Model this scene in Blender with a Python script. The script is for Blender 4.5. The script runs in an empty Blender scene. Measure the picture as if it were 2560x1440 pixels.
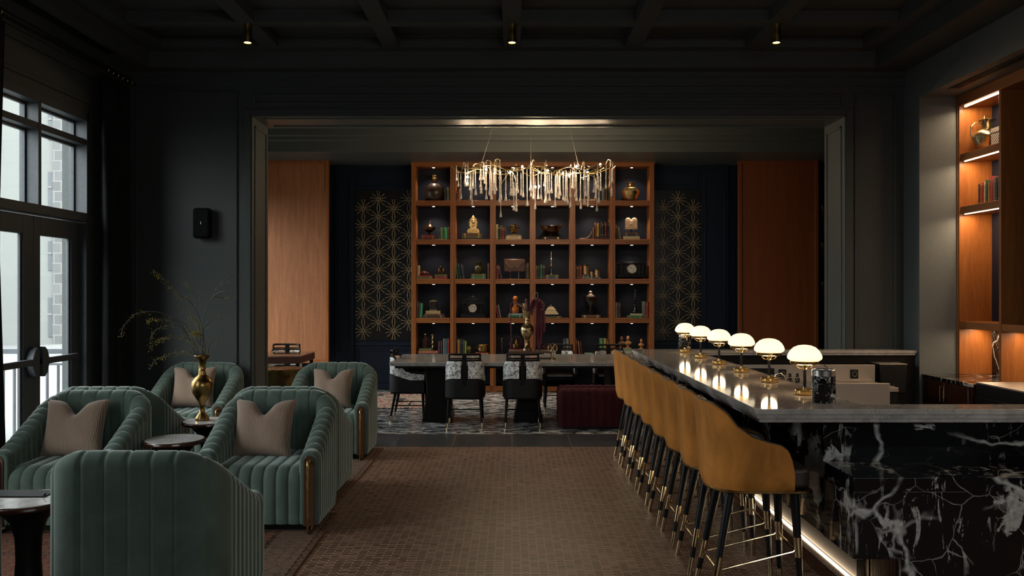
import bpy, bmesh, math, random
from mathutils import Vector, Matrix
R = random.Random(7)
PI = math.pi
SC = bpy.context.scene
COL = SC.collection

# ------------------------------------------------------------------ camera, world, exposure
EYE = 1.6
FPX = 2133.0                     # focal length in pixels of the 2560 wide frame
cam_d = bpy.data.cameras.new('camera'); cam = bpy.data.objects.new('camera', cam_d); COL.objects.link(cam)
cam.location = (0, 0, EYE); cam.rotation_euler = (PI/2, 0, 0)
cam_d.sensor_width = 36; cam_d.lens = 36*FPX/2560; cam_d.shift_y = 0.003125
cam_d.clip_start = 0.05; cam_d.clip_end = 200
SC.camera = cam
SC.view_settings.view_transform = 'Standard'; SC.view_settings.look = 'None'
SC.view_settings.gamma = 1; SC.view_settings.use_curve_mapping = False
SC.view_settings.exposure = 0.2
w = bpy.data.worlds.new('overcast_sky'); SC.world = w; w.use_nodes = True
nt = w.node_tree; bg = nt.nodes['Background']
tc = nt.nodes.new('ShaderNodeTexCoord'); sp = nt.nodes.new('ShaderNodeSeparateXYZ'); rp = nt.nodes.new('ShaderNodeValToRGB')
nt.links.new(tc.outputs['Generated'], sp.inputs[0]); nt.links.new(sp.outputs['Z'], rp.inputs[0])
rp.color_ramp.elements[0].position = 0.0; rp.color_ramp.elements[0].color = (.46,.47,.47,1)
rp.color_ramp.elements[1].position = 0.35; rp.color_ramp.elements[1].color = (.93,.97,1,1)
nt.links.new(rp.outputs[0], bg.inputs[0]); bg.inputs[1].default_value = 12.5
cy = SC.cycles
cy.caustics_reflective = False; cy.caustics_refractive = False
cy.max_bounces = 10; cy.diffuse_bounces = 4; cy.glossy_bounces = 4; cy.transmission_bounces = 8; cy.transparent_max_bounces = 16
cy.sample_clamp_indirect = 4.0; cy.sample_clamp_direct = 0; cy.use_denoising = True; cy.use_light_tree = True

def portal(name, loc, rot, sx, sy):
    l = bpy.data.lights.new(name, 'AREA'); l.shape = 'RECTANGLE'; l.size = sx; l.size_y = sy
    l.cycles.is_portal = True
    o = bpy.data.objects.new(name, l); COL.objects.link(o); o.location = loc; o.rotation_euler = rot
    return o
WALL_L = -4.0
BAYS = [(6.42, 8.06), (3.3, 4.94)]          # window bays along the left wall (y ranges)
BAYS_F = [(9.9, 11.3), (11.8, 13.2)]                       # in the library room
for a, b in BAYS: portal('daylight_portal', (-4.3, (a+b)/2, 1.65), (0, -PI/2, 0), 3.3, b-a)
for a, b in BAYS_F: portal('daylight_portal', (-4.95, (a+b)/2, 1.9), (0, -PI/2, 0), 2.4, b-a)
portal('daylight_portal', (1.7, -2.35, 2.75), (PI/2, 0, 0), 3.8, .9)

def lamp(name, kind, loc, energy, color=(1,.72,.42), size=.03, rot=None, spot=None, blend=.6, size_y=None, parent=None):
    l = bpy.data.lights.new(name, kind); l.energy = energy; l.color = color
    if kind in ('POINT','SPOT'): l.shadow_soft_size = size
    if kind == 'SPOT': l.spot_size = spot or 1.6; l.spot_blend = blend
    if kind == 'AREA':
        l.shape = 'RECTANGLE'; l.size = size; l.size_y = size_y or size
    o = bpy.data.objects.new(name, l); COL.objects.link(o); o.location = loc
    if rot: o.rotation_euler = rot
    if parent: o.parent = parent
    return o

# ------------------------------------------------------------------ helpers
def at(x, y, Y):                      # pixel of the 2560x1440 frame at distance Y -> point
    return Vector(((x-1280)*Y/FPX, Y, EYE-(y-728)*Y/FPX))

class MB:
    def __init__(s): s.v = []; s.f = []; s.m = []; s.mi = 0
    def add(s, vs, fs):
        b = len(s.v); s.v += [tuple(v) for v in vs]
        s.f += [tuple(i+b for i in f) for f in fs]; s.m += [s.mi]*len(fs); return s
    def box(s, x0, y0, z0, x1, y1, z1):
        x0,x1 = min(x0,x1),max(x0,x1); y0,y1 = min(y0,y1),max(y0,y1); z0,z1 = min(z0,z1),max(z0,z1)
        return s.add([(x0,y0,z0),(x1,y0,z0),(x1,y1,z0),(x0,y1,z0),(x0,y0,z1),(x1,y0,z1),(x1,y1,z1),(x0,y1,z1)],
              [(0,3,2,1),(4,5,6,7),(0,1,5,4),(1,2,6,5),(2,3,7,6),(3,0,4,7)])
    def cyl(s, p0, p1, r0, r1=None, n=16, cap=True):
        r1 = r0 if r1 is None else r1
        p0 = Vector(p0); p1 = Vector(p1); d = (p1-p0).normalized()
        a = Vector((0,0,1)) if abs(d.z) < .9 else Vector((1,0,0))
        u = d.cross(a).normalized(); v = d.cross(u)
        vs = []
        for p, r in ((p0,r0),(p1,r1)):
            for k in range(n):
                t = 2*PI*k/n; vs.append(p+u*(r*math.cos(t))+v*(r*math.sin(t)))
        fs = [(k,(k+1)%n,n+(k+1)%n,n+k) for k in range(n)]
        if cap: fs += [tuple(range(n))[::-1], tuple(range(n,2*n))]
        return s.add(vs, fs)
    def tube(s, pts, r, n=8, closed=False, cap=True):
        pts = [Vector(p) for p in pts]; m = len(pts)
        rr = r if isinstance(r, (list,tuple)) else [r]*m
        vs = []; pu = None
        for i, p in enumerate(pts):
            if closed: d = pts[(i+1)%m]-pts[i-1]
            else: d = pts[min(i+1,m-1)]-pts[max(i-1,0)]
            d.normalize()
            if pu is None:
                a = Vector((0,0,1)) if abs(d.z) < .9 else Vector((1,0,0)); u = d.cross(a).normalized()
            else:
                u = (pu-d*pu.dot(d))
                if u.length < 1e-6: u = d.orthogonal()
                u.normalize()
            pu = u; v = d.cross(u)
            for k in range(n):
                t = 2*PI*k/n; vs.append(p+u*(rr[i]*math.cos(t))+v*(rr[i]*math.sin(t)))
        fs = []
        for i in range(m if closed else m-1):
            j = (i+1)%m
            for k in range(n): fs.append((i*n+k, i*n+(k+1)%n, j*n+(k+1)%n, j*n+k))
        if cap and not closed: fs += [tuple(range(n))[::-1], tuple(range((m-1)*n, m*n))]
        return s.add(vs, fs)
    def lathe(s, prof, c=(0,0,0), n=32, sx=1, sy=1):
        vs = []; fs = []; m = len(prof)
        for r, z in prof:
            for k in range(n):
                t = 2*PI*k/n; vs.append((c[0]+sx*r*math.cos(t), c[1]+sy*r*math.sin(t), c[2]+z))
        for i in range(m-1):
            for k in range(n): fs.append((i*n+k, i*n+(k+1)%n, (i+1)*n+(k+1)%n, (i+1)*n+k))
        fs += [tuple(range(n))[::-1], tuple(range((m-1)*n, m*n))]
        return s.add(vs, fs)
    def ball(s, c, r, n=12, sz=1, sx=1, sy=1):
        m = max(5, n//2+1)
        prof = [(max(1e-4, r*math.sin(PI*i/(m-1))), -r*sz*math.cos(PI*i/(m-1))) for i in range(m)]
        return s.lathe(prof, c, n, sx, sy)
    def prism(s, pts, a, b, axis='y'):          # outline in the plane normal to axis, from a to b
        n = len(pts)
        def P(p, t):
            return (p[0], t, p[1]) if axis == 'y' else ((t, p[0], p[1]) if axis == 'x' else (p[0], p[1], t))
        vs = [P(p, a) for p in pts]+[P(p, b) for p in pts]
        return s.add(vs, [tuple(range(n)), tuple(range(n,2*n))[::-1]]+[(k,n+k,n+(k+1)%n,(k+1)%n) for k in range(n)])
    def grid(s, rows, closed_v=False, cap=False):
        nu = len(rows); nv = len(rows[0]); vs = [p for r in rows for p in r]; fs = []
        for i in range(nu-1):
            for j in range(nv if closed_v else nv-1):
                k = (j+1)%nv; fs.append((i*nv+j, i*nv+k, (i+1)*nv+k, (i+1)*nv+j))
        if cap: fs += [tuple(range(nv))[::-1], tuple(range((nu-1)*nv, nu*nv))]
        return s.add(vs, fs)
    def frame(s, x0, z0, x1, z1, w, y0, y1):    # rectangular ring in the xz plane
        s.box(x0,y0,z0,x0+w,y1,z1); s.box(x1-w,y0,z0,x1,y1,z1); s.box(x0+w,y0,z0,x1-w,y1,z0+w); s.box(x0+w,y0,z1-w,x1-w,y1,z1); return s
    def xf(s, M, start=0):
        s.v[start:] = [tuple(M @ Vector(v)) for v in s.v[start:]]; return s
    def build(s, name, mat, parent=None, smooth=35, bevel=0, loc=None, seg=2, weld=False):
        me = bpy.data.meshes.new(name); me.from_pydata(s.v, [], s.f)
        mats = mat if isinstance(mat, (list,tuple)) else [mat]
        for m in mats: me.materials.append(m)
        if len(mats) > 1: me.polygons.foreach_set('material_index', s.m)
        b = bmesh.new(); b.from_mesh(me)
        if weld: bmesh.ops.remove_doubles(b, verts=b.verts, dist=1e-5)
        bmesh.ops.recalc_face_normals(b, faces=b.faces); b.to_mesh(me); b.free()
        if smooth:
            me.shade_smooth()
            try: me.set_sharp_from_angle(angle=math.radians(smooth))
            except Exception: pass
        o = bpy.data.objects.new(name, me); COL.objects.link(o)
        if parent: o.parent = parent
        if loc: o.location = loc
        if bevel:
            m = o.modifiers.new('bevel', 'BEVEL'); m.width = bevel; m.segments = seg; m.limit_method = 'ANGLE'; m.angle_limit = math.radians(40)
            m.harden_normals = False
        return o

def tag(o, label=None, cat=None, group=None, kind=None):
    if label: o['label'] = label
    if cat: o['category'] = cat
    if group: o['group'] = group
    if kind: o['kind'] = kind
    return o
def thing(name, label, cat, loc=(0,0,0), rz=0, group=None):
    o = bpy.data.objects.new(name, None); COL.objects.link(o); o.empty_display_size = .1
    o.location = loc; o.rotation_euler = (0,0,rz); return tag(o, label, cat, group)
def kids(o): return [c for c in bpy.data.objects if c.parent == o]
def copy_tree(o, parent=None):
    c = o.copy(); COL.objects.link(c)
    if parent: c.parent = parent
    for ch in kids(o): copy_tree(ch, c)
    return c
def dup(root, loc, rz, label, group=None, flag=set()):
    if root.name not in flag: flag.add(root.name); c = root
    else: c = copy_tree(root)
    c.location = loc; c.rotation_euler = (0,0,rz); c['label'] = label
    if group: c['group'] = group
    return c
def struct(mb, name, mat, bevel=0, smooth=35):
    return tag(mb.build(name, mat, None, smooth, bevel), kind='structure')

# ------------------------------------------------------------------ materials
class N:
    def __init__(s, name):
        s.m = bpy.data.materials.new(name); s.m.use_nodes = True; s.t = s.m.node_tree
        s.b = s.t.nodes['Principled BSDF']; s.out = s.t.nodes['Material Output']; s.c = None
    def n(s, typ, **kw):
        x = s.t.nodes.new(typ)
        for k, v in kw.items():
            if k in x.inputs: x.inputs[k].default_value = v
            else: setattr(x, k, v)
        return x
    def l(s, a, b): s.t.links.new(a, b)
    def coord(s, scale=(1,1,1), rot=(0,0,0), which='Object'):
        c = s.n('ShaderNodeTexCoord'); m = s.n('ShaderNodeMapping'); m.inputs['Scale'].default_value = scale; m.inputs['Rotation'].default_value = rot
        s.l(c.outputs[which], m.inputs[0]); return m.outputs[0]
    def noise(s, vec, scale, detail=4, rough=.5, dist=0):
        x = s.n('ShaderNodeTexNoise'); x.inputs['Scale'].default_value = scale; x.inputs['Detail'].default_value = detail
        x.inputs['Roughness'].default_value = rough; x.inputs['Distortion'].default_value = dist
        s.l(vec, x.inputs['Vector']); return x.outputs['Fac']
    def ramp(s, fac, stops, interp='LINEAR'):
        x = s.n('ShaderNodeValToRGB'); s.l(fac, x.inputs[0]); e = x.color_ramp.elements; x.color_ramp.interpolation = interp
        while len(e) < len(stops): e.new(.5)
        for k, (p, c) in enumerate(stops):
            e[k].position = p; e[k].color = (*c, 1) if not isinstance(c, (int,float)) else (c,c,c,1)
        return x.outputs[0]
    def math(s, op, a, b=None, clamp=False):
        x = s.n('ShaderNodeMath'); x.operation = op; x.use_clamp = clamp
        for i, v in enumerate((a, b)):
            if v is None: continue
            if isinstance(v, (int,float)): x.inputs[i].default_value = v
            else: s.l(v, x.inputs[i])
        return x.outputs[0]
    def mix(s, fac, a, b, blend='MIX'):
        x = s.n('ShaderNodeMix'); x.data_type = 'RGBA'; x.blend_type = blend
        for idx, v in ((0,fac),(6,a),(7,b)):
            if isinstance(v, (int,float)): x.inputs[idx].default_value = v
            elif isinstance(v, tuple): x.inputs[idx].default_value = (*v,1)[:4]
            else: s.l(v, x.inputs[idx])
        return x.outputs[2]
    def bump(s, h, strength=.3, dist=.01):
        x = s.n('ShaderNodeBump'); x.inputs['Strength'].default_value = strength; x.inputs['Distance'].default_value = dist
        s.l(h, x.inputs['Height']); s.l(x.outputs[0], s.b.inputs['Normal']); return x
    def set(s, **kw):
        for k, v in kw.items():
            k = k.replace('_', ' ')
            i = s.b.inputs[k]
            if hasattr(v, 'is_linked') or isinstance(v, bpy.types.NodeSocket): s.l(v, i)
            elif isinstance(v, tuple) and len(v) == 3: i.default_value = (*v,1)
            else: i.default_value = v
        return s

def paint(name, c, rough=.5, metal=0, var=.12, scale=30, bump=.05, **kw):
    m = N(name); v = m.coord(); f = m.noise(v, scale, 4)
    c2 = tuple(max(0,x*(1-var)) for x in c); c3 = tuple(min(1,x*(1+var)) for x in c)
    m.set(Base_Color=m.ramp(f, [(.3,c2),(.7,c3)]), Roughness=rough, Metallic=metal, **kw)
    if bump: m.bump(f, bump, .004)
    return m.m
def emit(name, c, strength, base=(.9,.9,.9)):
    m = N(name); v = m.coord(); f = m.noise(v, 20)
    m.set(Base_Color=m.ramp(f,[(0,tuple(.95*x for x in base)),(1,base)]), Emission_Color=c, Emission_Strength=strength, Roughness=.3); return m.m
def wood(name, c1, c2, rough=.35, axis='z', scale=1.0, coat=.2, spec=.35):
    m = N(name); sc = {'z':(9,9,.55),'x':(.55,9,9),'y':(9,.55,9)}[axis]
    v = m.coord(tuple(k*scale for k in sc)); f = m.noise(v, 2.2, 6, .6, .6)
    v2 = m.coord(tuple(k*scale*9 for k in sc)); g = m.noise(v2, 2.5, 3, .6)
    mid = tuple((a+b)/2 for a,b in zip(c1,c2))
    col = m.mix(.35, m.ramp(f,[(.25,c1),(.5,mid),(.72,c2)]), m.ramp(g,[(.35,c1),(.65,c2)]))
    m.set(Base_Color=col, Roughness=rough, Specular_IOR_Level=spec, Coat_Weight=coat, Coat_Roughness=.25); m.bump(g, .08, .002); return m.m
def velvet(name, c, sheen=(.6,.8,.7), var=.35, rough=.75, sw=.8, st=(1,1,1)):
    m = N(name); v = m.coord(st); f = m.noise(v, 5, 5, .6, .8); g = m.noise(v, 400, 2)
    m.set(Base_Color=m.ramp(f,[(.3,tuple(x*(1-var) for x in c)),(.7,tuple(x*(1+var) for x in c))]), Roughness=rough,
          Sheen_Weight=sw, Sheen_Roughness=.35, Sheen_Tint=sheen, Specular_IOR_Level=.2)
    m.bump(g, .15, .001); return m.m
def brass(name, c=(.62,.42,.16), rough=.25, var=.2):
    m = N(name); v = m.coord(); f = m.noise(v, 14, 5)
    m.set(Base_Color=m.ramp(f,[(.3,tuple(x*(1-var) for x in c)),(.7,c)]), Metallic=1.0, Roughness=m.ramp(f,[(.3,rough*.7),(.8,rough*1.4)])); return m.m
def black_marble(name, sc=1.0, rough=.08):
    m = N(name); v = m.coord((1,1,1.15)); nz = m.n('ShaderNodeTexNoise', Scale=1.6*sc, Detail=4.0, Roughness=.5); m.l(v, nz.inputs['Vector'])
    def warp(k):
        x = m.n('ShaderNodeVectorMath'); x.operation = 'SCALE'; x.inputs['Scale'].default_value = k; m.l(nz.outputs['Color'], x.inputs[0])
        y = m.n('ShaderNodeVectorMath'); y.operation = 'ADD'; m.l(v, y.inputs[0]); m.l(x.outputs[0], y.inputs[1]); return y.outputs[0]
    def vein(scale, k, w0, w1, mx):
        x = m.n('ShaderNodeTexVoronoi'); x.feature = 'DISTANCE_TO_EDGE'; x.inputs['Scale'].default_value = scale; m.l(warp(k), x.inputs['Vector'])
        return m.ramp(x.outputs['Distance'], [(w0,mx),(w1,0.)])
    a = vein(1.5*sc, .6, .002, .022, 1.0); b = vein(3.6*sc, .35, .0, .010, .7)
    gate = m.ramp(m.noise(v, 2.6*sc, 3), [(.38,0.),(.50,1.)]); gate2 = m.ramp(m.noise(warp(.4), 3.4*sc, 3), [(.44,0.),(.54,1.)])
    patch = m.ramp(m.noise(warp(.8), 2.3*sc, 8, .65), [(.600,0.),(.618,.85)])
    st = m.noise(m.coord((5*sc,5*sc,1.3*sc),(.0,.75,.35)), 3.2, 7, .68, .8); streak = m.math('MULTIPLY', m.ramp(st,[(.575,0.),(.60,.8)]), gate2)
    f = m.math('ADD', m.math('MULTIPLY', a, gate), m.math('MULTIPLY', b, gate2), True)
    f = m.math('ADD', f, patch, True)
    f = m.math('ADD', f, streak, True); fine = m.noise(v, 40, 5)
    f = m.math('MULTIPLY', f, m.ramp(fine, [(.3,.55),(.6,1.)]))
    m.set(Base_Color=m.mix(f, (.004,.004,.005), (.5,.48,.45)), Roughness=rough, Specular_IOR_Level=.45); return m.m
def grey_marble(name, c=(.44,.40,.37), rough=.07):
    m = N(name); v = m.coord(); f = m.noise(v, 3, 8, .65, 1.2); g = m.noise(v, 14, 6, .6, .5)
    x = m.n('ShaderNodeTexVoronoi'); x.feature = 'DISTANCE_TO_EDGE'; x.inputs['Scale'].default_value = 3.5
    nz = m.n('ShaderNodeTexNoise', Scale=3.0, Detail=5.0); m.l(v, nz.inputs['Vector'])
    ad = m.n('ShaderNodeVectorMath'); ad.operation = 'ADD'; m.l(v, ad.inputs[0]); m.l(nz.outputs['Color'], ad.inputs[1]); m.l(ad.outputs[0], x.inputs['Vector'])
    vein = m.ramp(x.outputs['Distance'], [(0,.55),(.018,0.)])
    col = m.mix(.5, m.ramp(f,[(.3,tuple(k*.55 for k in c)),(.7,tuple(k*1.35 for k in c))]), m.ramp(g,[(.3,tuple(k*.6 for k in c)),(.7,tuple(k*1.3 for k in c))]))
    col = m.mix(vein, col, tuple(k*.3 for k in c))
    m.set(Base_Color=col, Roughness=rough); return m.m

M = {}
M['wall'] = paint('dark_green_grey_paint', (.046,.053,.051), .5, scale=60, Specular_IOR_Level=.25)
M['ceil'] = paint('ceiling_paint', (.060,.066,.063), .6, scale=60, Specular_IOR_Level=.2)
M['jamb'] = paint('jamb_paint', (.095,.11,.107), .4, scale=60)
M['pilaster'] = paint('grey_green_plaster', (.10,.113,.114), .6, scale=80)
M['navy'] = paint('navy_paint', (.008,.014,.028), .4, scale=60, Specular_IOR_Level=.25)
M['navyback'] = paint('navy_shelf_back', (.015,.018,.028), .6, scale=120, Specular_IOR_Level=.12)
M['black'] = paint('black_satin', (.006,.006,.006), .4, Specular_IOR_Level=.25)
M['blackwood'] = wood('ebonised_wood', (.006,.005,.005), (.012,.010,.009), .45, coat=0, spec=.12)
M['walnut'] = wood('walnut', (.19,.055,.012), (.40,.14,.032), .42)
M['walnutx'] = wood('walnut_rail', (.18,.052,.012), (.37,.13,.03), .42, 'x')
M['walnuty'] = wood('walnut_shelf', (.18,.052,.012), (.37,.13,.03), .42, 'y')
M['panelwood'] = wood('veneered_panel', (.21,.075,.026), (.45,.175,.072), .5, 'z', 1.6, .05)
M['redwood'] = wood('red_brown_panel', (.17,.045,.013), (.27,.08,.024), .45, 'z', .8, .1)
M['darkwood'] = wood('dark_mahogany', (.025,.008,.004), (.06,.02,.01), .2)
M['sage'] = velvet('sage_velvet', (.076,.106,.085), (.80,.90,.86), .22, sw=1.0)
M['taupe'] = None
M['amber'] = velvet('amber_velvet', (.46,.175,.032), (1,.66,.36), .32, sw=.35, st=(1.6,1.6,.7))
M['burg'] = velvet('burgundy_velvet', (.05,.006,.009), (.6,.2,.25), sw=.3)
M['leather'] = paint('black_leather', (.009,.008,.008), .5, Specular_IOR_Level=.25, bump=.3, scale=150)
M['brownleather'] = paint('brown_leather', (.035,.022,.016), .45, bump=.2, scale=150)
M['brass'] = brass('brass'); M['agedbrass'] = brass('aged_brass', (.42,.26,.09), .3, .5)
M['bronze'] = brass('bronze', (.16,.085,.04), .35, .5); M['gold'] = brass('gilt', (.75,.52,.22), .35, .4)
M['antiquebrass'] = brass('engraved_brass', (.5,.38,.2), .28, .5)
M['chrome'] = brass('polished_nickel', (.88,.85,.80), .25, .1); M['steel'] = paint('brushed_steel', (.40,.36,.32), .42, .9, .06, 120, .03)
M['bmarble'] = black_marble('black_marble_with_white_veins'); M['bmarble2'] = black_marble('black_marble_small', 3.0, .15)
M['gmarble'] = grey_marble('grey_marble'); M['gmarble2'] = grey_marble('grey_table_marble', (.36,.34,.32), .12)
M['tabletop'] = grey_marble('side_table_stone', (.72,.68,.65), .15)
M['framegrey'] = paint('window_frame_grey', (.050,.056,.063), .5, Specular_IOR_Level=.3)
M['curtain'] = velvet('black_curtain', (.008,.008,.008), (.4,.4,.4), sw=.12)
M['warm'] = emit('lit_warm_glass', (1,.80,.55), 6); M['bulb'] = emit('glowing_bulb', (1,.66,.30), 34)
M['led'] = emit('led_strip', (1,.76,.50), 9); M['ledw'] = emit('led_strip_white', (1,.80,.58), 9); M['puck'] = emit('puck_light_face', (1,.88,.72), 9)
M['opal'] = emit('opal_glass', (1,.82,.56), .98)
M['stone'] = None
def make_special():
    m = N('taupe_ribbed_cloth'); v = m.coord(); wv = m.n('ShaderNodeTexWave', Scale=36.0, Distortion=.6, Detail=2.0); wv.bands_direction = 'X'; m.l(v, wv.inputs['Vector'])
    f = wv.outputs['Fac']; m.set(Base_Color=m.ramp(f,[(.2,(.20,.130,.092)),(.8,(.38,.26,.19))]), Roughness=.85, Sheen_Weight=.25); m.bump(f,.5,.004); M['taupe'] = m.m
    # woven floor
    m = N('woven_brown_floor'); c = m.n('ShaderNodeTexCoord'); sx = m.n('ShaderNodeSeparateXYZ'); m.l(c.outputs['Object'], sx.inputs[0])
    X, Y = sx.outputs[0], sx.outputs[1]
    br = m.n('ShaderNodeTexBrick', Scale=1.0); br.offset = 0; br.squash = 1
    br.inputs['Brick Width'].default_value = .052*1; br.inputs['Row Height'].default_value = .023; br.inputs['Mortar Size'].default_value = .0012
    br.inputs['Color1'].default_value = (0,0,0,1); br.inputs['Color2'].default_value = (1,1,1,1); br.inputs['Mortar'].default_value = (.15,.15,.15,1)
    cc = m.coord((1,1,1)); m.l(cc, br.inputs['Vector'])
    big = m.noise(m.coord((2,14,1)), 5, 5, .7); sm = m.noise(m.coord((1,1,1)), 1.1, 3)
    tone = m.mix(.3, br.outputs['Color'], m.ramp(big,[(.3,0.),(.7,1.)])); tone = m.mix(.15, tone, m.ramp(sm,[(.35,0.),(.65,1.)]))
    col = m.ramp(tone,[(.1,(.070,.034,.020)),(.5,(.168,.088,.054)),(.9,(.31,.180,.120))])
    fx = m.math('FRACT', m.math('DIVIDE', X, .052)); line = m.math('LESS_THAN', m.math('ABSOLUTE', m.math('SUBTRACT', fx, .5)), .055)
    # shift so dashes fall on the joints
    fx2 = m.math('FRACT', m.math('ADD', m.math('DIVIDE', X, .052), .5)); line = m.math('LESS_THAN', m.math('ABSOLUTE', m.math('SUBTRACT', fx2, .5)), .07)
    fy = m.math('FRACT', m.math('DIVIDE', Y, .046)); dash = m.math('LESS_THAN', fy, .5)
    l2 = m.math('MULTIPLY', line, dash); l3 = m.math('SUBTRACT', line, l2)
    col = m.mix(m.math('MULTIPLY', l2, .85), col, (.50,.38,.29)); col = m.mix(m.math('MULTIPLY', l3, .8), col, (.012,.008,.006))
    m.set(Base_Color=col, Roughness=.42, Specular_IOR_Level=.4); m.bump(br.outputs['Color'], .25, .003); M['woven'] = m.m
    # slate border
    m = N('slate_tiles'); br = m.n('ShaderNodeTexBrick', Scale=1.0); br.offset = 0; m.l(m.coord(), br.inputs['Vector'])
    br.inputs['Brick Width'].default_value = .62; br.inputs['Row Height'].default_value = 5.; br.inputs['Mortar Size'].default_value = .004
    br.inputs['Color1'].default_value = (.045,.047,.052,1); br.inputs['Color2'].default_value = (.058,.060,.065,1); br.inputs['Mortar'].default_value = (.16,.15,.14,1)
    x = m.n('ShaderNodeTexVoronoi'); x.feature = 'DISTANCE_TO_EDGE'; x.inputs['Scale'].default_value = 1.6
    nz = m.n('ShaderNodeTexNoise', Scale=2.0, Detail=5.0); cv = m.coord(); m.l(cv, nz.inputs['Vector'])
    ad = m.n('ShaderNodeVectorMath'); ad.operation = 'ADD'; m.l(cv, ad.inputs[0]); m.l(nz.outputs['Color'], ad.inputs[1]); m.l(ad.outputs[0], x.inputs['Vector'])
    m.set(Base_Color=m.mix(m.ramp(x.outputs['Distance'],[(0,.4),(.01,0.)]), br.outputs['Color'], (.2,.2,.2)), Roughness=.3); M['slate'] = m.m
    # streaked marble floor
    m = N('streaked_black_marble'); v = m.coord((1.7,6.0,1)); f = m.noise(v, 3.0, 8, .62, .5)
    s1 = m.ramp(f, [(.515,0.),(.54,1.)]); f2 = m.noise(m.coord((2.2,16,1)), 3.2, 6, .6, .4); s2 = m.ramp(f2, [(.55,0.),(.58,.8)])
    s = m.math('ADD', s1, s2, True)
    br = m.n('ShaderNodeTexBrick', Scale=1.0); br.offset = .5; m.l(m.coord(), br.inputs['Vector'])
    br.inputs['Brick Width'].default_value = 1.24; br.inputs['Row Height'].default_value = 1.0; br.inputs['Mortar Size'].default_value = .003
    br.inputs['Color1'].default_value = (0,0,0,1); br.inputs['Color2'].default_value = (0,0,0,1); br.inputs['Mortar'].default_value = (1,1,1,1)
    col = m.mix(s, (.014,.015,.017), (.70,.70,.68)); col = m.mix(m.math('MULTIPLY', br.outputs['Fac'], .7), col, (.2,.2,.19))
    m.set(Base_Color=col, Roughness=.22); M['zebra'] = m.m
    # speckled silver hide
    m = N('silver_hide_fabric'); v = m.coord(); f = m.noise(v, 20, 8, .68, 1.6)
    m.set(Base_Color=m.ramp(f,[(.40,(.10,.08,.065)),(.47,(.45,.43,.40)),(.52,(.92,.91,.89))]), Roughness=.35, Metallic=.15); M['hide'] = m.m
    # rug
    m = N('persian_rug'); c = m.n('ShaderNodeTexCoord'); sx = m.n('ShaderNodeSeparateXYZ'); m.l(c.outputs['Generated'], sx.inputs[0])
    ex = m.math('MINIMUM', sx.outputs[0], m.math('SUBTRACT', 1, sx.outputs[0])); ey = m.math('MINIMUM', sx.outputs[1], m.math('SUBTRACT', 1, sx.outputs[1]))
    e = m.math('MINIMUM', m.math('MULTIPLY', ex, 2.9), m.math('MULTIPLY', ey, 2.6))
    border = m.ramp(e, [(0,(.10,.06,.042)),(.03,(.13,.045,.03)),(.035,(.012,.010,.010)),(.05,(.14,.10,.075)),(.30,(.10,.06,.042)),(.31,(.012,.010,.010)),(.34,(.16,.05,.032)),(.60,(.15,.045,.03)),(.61,(.015,.011,.010)),(.64,(.14,.04,.027))], 'CONSTANT')
    v = m.coord(); vo = m.n('ShaderNodeTexVoronoi', Scale=16.0); vo.feature = 'DISTANCE_TO_EDGE'; m.l(v, vo.inputs['Vector'])
    mg = m.n('ShaderNodeTexMagic', Scale=9.0, Distortion=2.2); mg.turbulence_depth = 3; m.l(v, mg.inputs['Vector'])
    orn = m.ramp(vo.outputs['Distance'], [(.03,.7),(.07,0.)]); orn2 = m.ramp(mg.outputs['Fac'], [(.45,0.),(.5,.55)])
    col = m.mix(orn, border, (.028,.018,.015)); col = m.mix(orn2, col, (.20,.115,.075))
    wear = m.noise(v, 3, 5, .7); col = m.mix(m.ramp(wear,[(.45,0.),(.7,.4)]), col, (.15,.09,.065))
    m.set(Base_Color=col, Roughness=.95, Specular_IOR_Level=.1); m.bump(m.noise(v,150,3), .4, .004); M['rug'] = m.m
    # pale patterned rug in the library
    m = N('cream_red_rug'); v = m.coord(); vo = m.n('ShaderNodeTexVoronoi', Scale=7.0); m.l(v, vo.inputs['Vector'])
    m.set(Base_Color=m.ramp(vo.outputs['Distance'],[(.2,(.35,.29,.22)),(.4,(.22,.05,.04)),(.55,(.4,.34,.26)),(.7,(.03,.025,.03))],'CONSTANT'), Roughness=.9); M['rug2'] = m.m
    # exterior
    m = N('cream_facade'); v = m.coord(); br = m.n('ShaderNodeTexBrick', Scale=1.0); m.l(m.coord((1,1,1),(PI/2,0,0)), br.inputs['Vector'])
    br.inputs['Brick Width'].default_value = 1.6; br.inputs['Row Height'].default_value = .8; br.inputs['Mortar Size'].default_value = .01
    br.inputs['Color1'].default_value = (.115,.119,.112,1); br.inputs['Color2'].default_value = (.106,.110,.104,1); br.inputs['Mortar'].default_value = (.10,.105,.10,1)
    m.set(Base_Color=br.outputs['Color'], Roughness=.8); M['facade'] = m.m
    m = N('rough_stone_blocks'); br = m.n('ShaderNodeTexBrick', Scale=1.0); m.l(m.coord((1,1,1),(PI/2,0,0)), br.inputs['Vector'])
    br.inputs['Brick Width'].default_value = .5; br.inputs['Row Height'].default_value = .36; br.inputs['Mortar Size'].default_value = .02
    br.inputs['Color1'].default_value = (.085,.085,.085,1); br.inputs['Color2'].default_value = (.065,.065,.065,1); br.inputs['Mortar'].default_value = (.12,.12,.118,1)
    m.set(Base_Color=br.outputs['Color'], Roughness=.9); M['stone'] = m.m
    # window glass: clear with a mirror-like sheen
    m = N('window_glass'); m.t.nodes.remove(m.b); tr = m.n('ShaderNodeBsdfTransparent'); gl = m.n('ShaderNodeBsdfGlossy', Roughness=.02); lw = m.n('ShaderNodeLayerWeight'); lw.inputs[0].default_value = .5; fr_ = m.math('ADD', m.math('MULTIPLY', m.math('POWER', lw.outputs['Facing'], 5), .9), .04, True)
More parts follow.
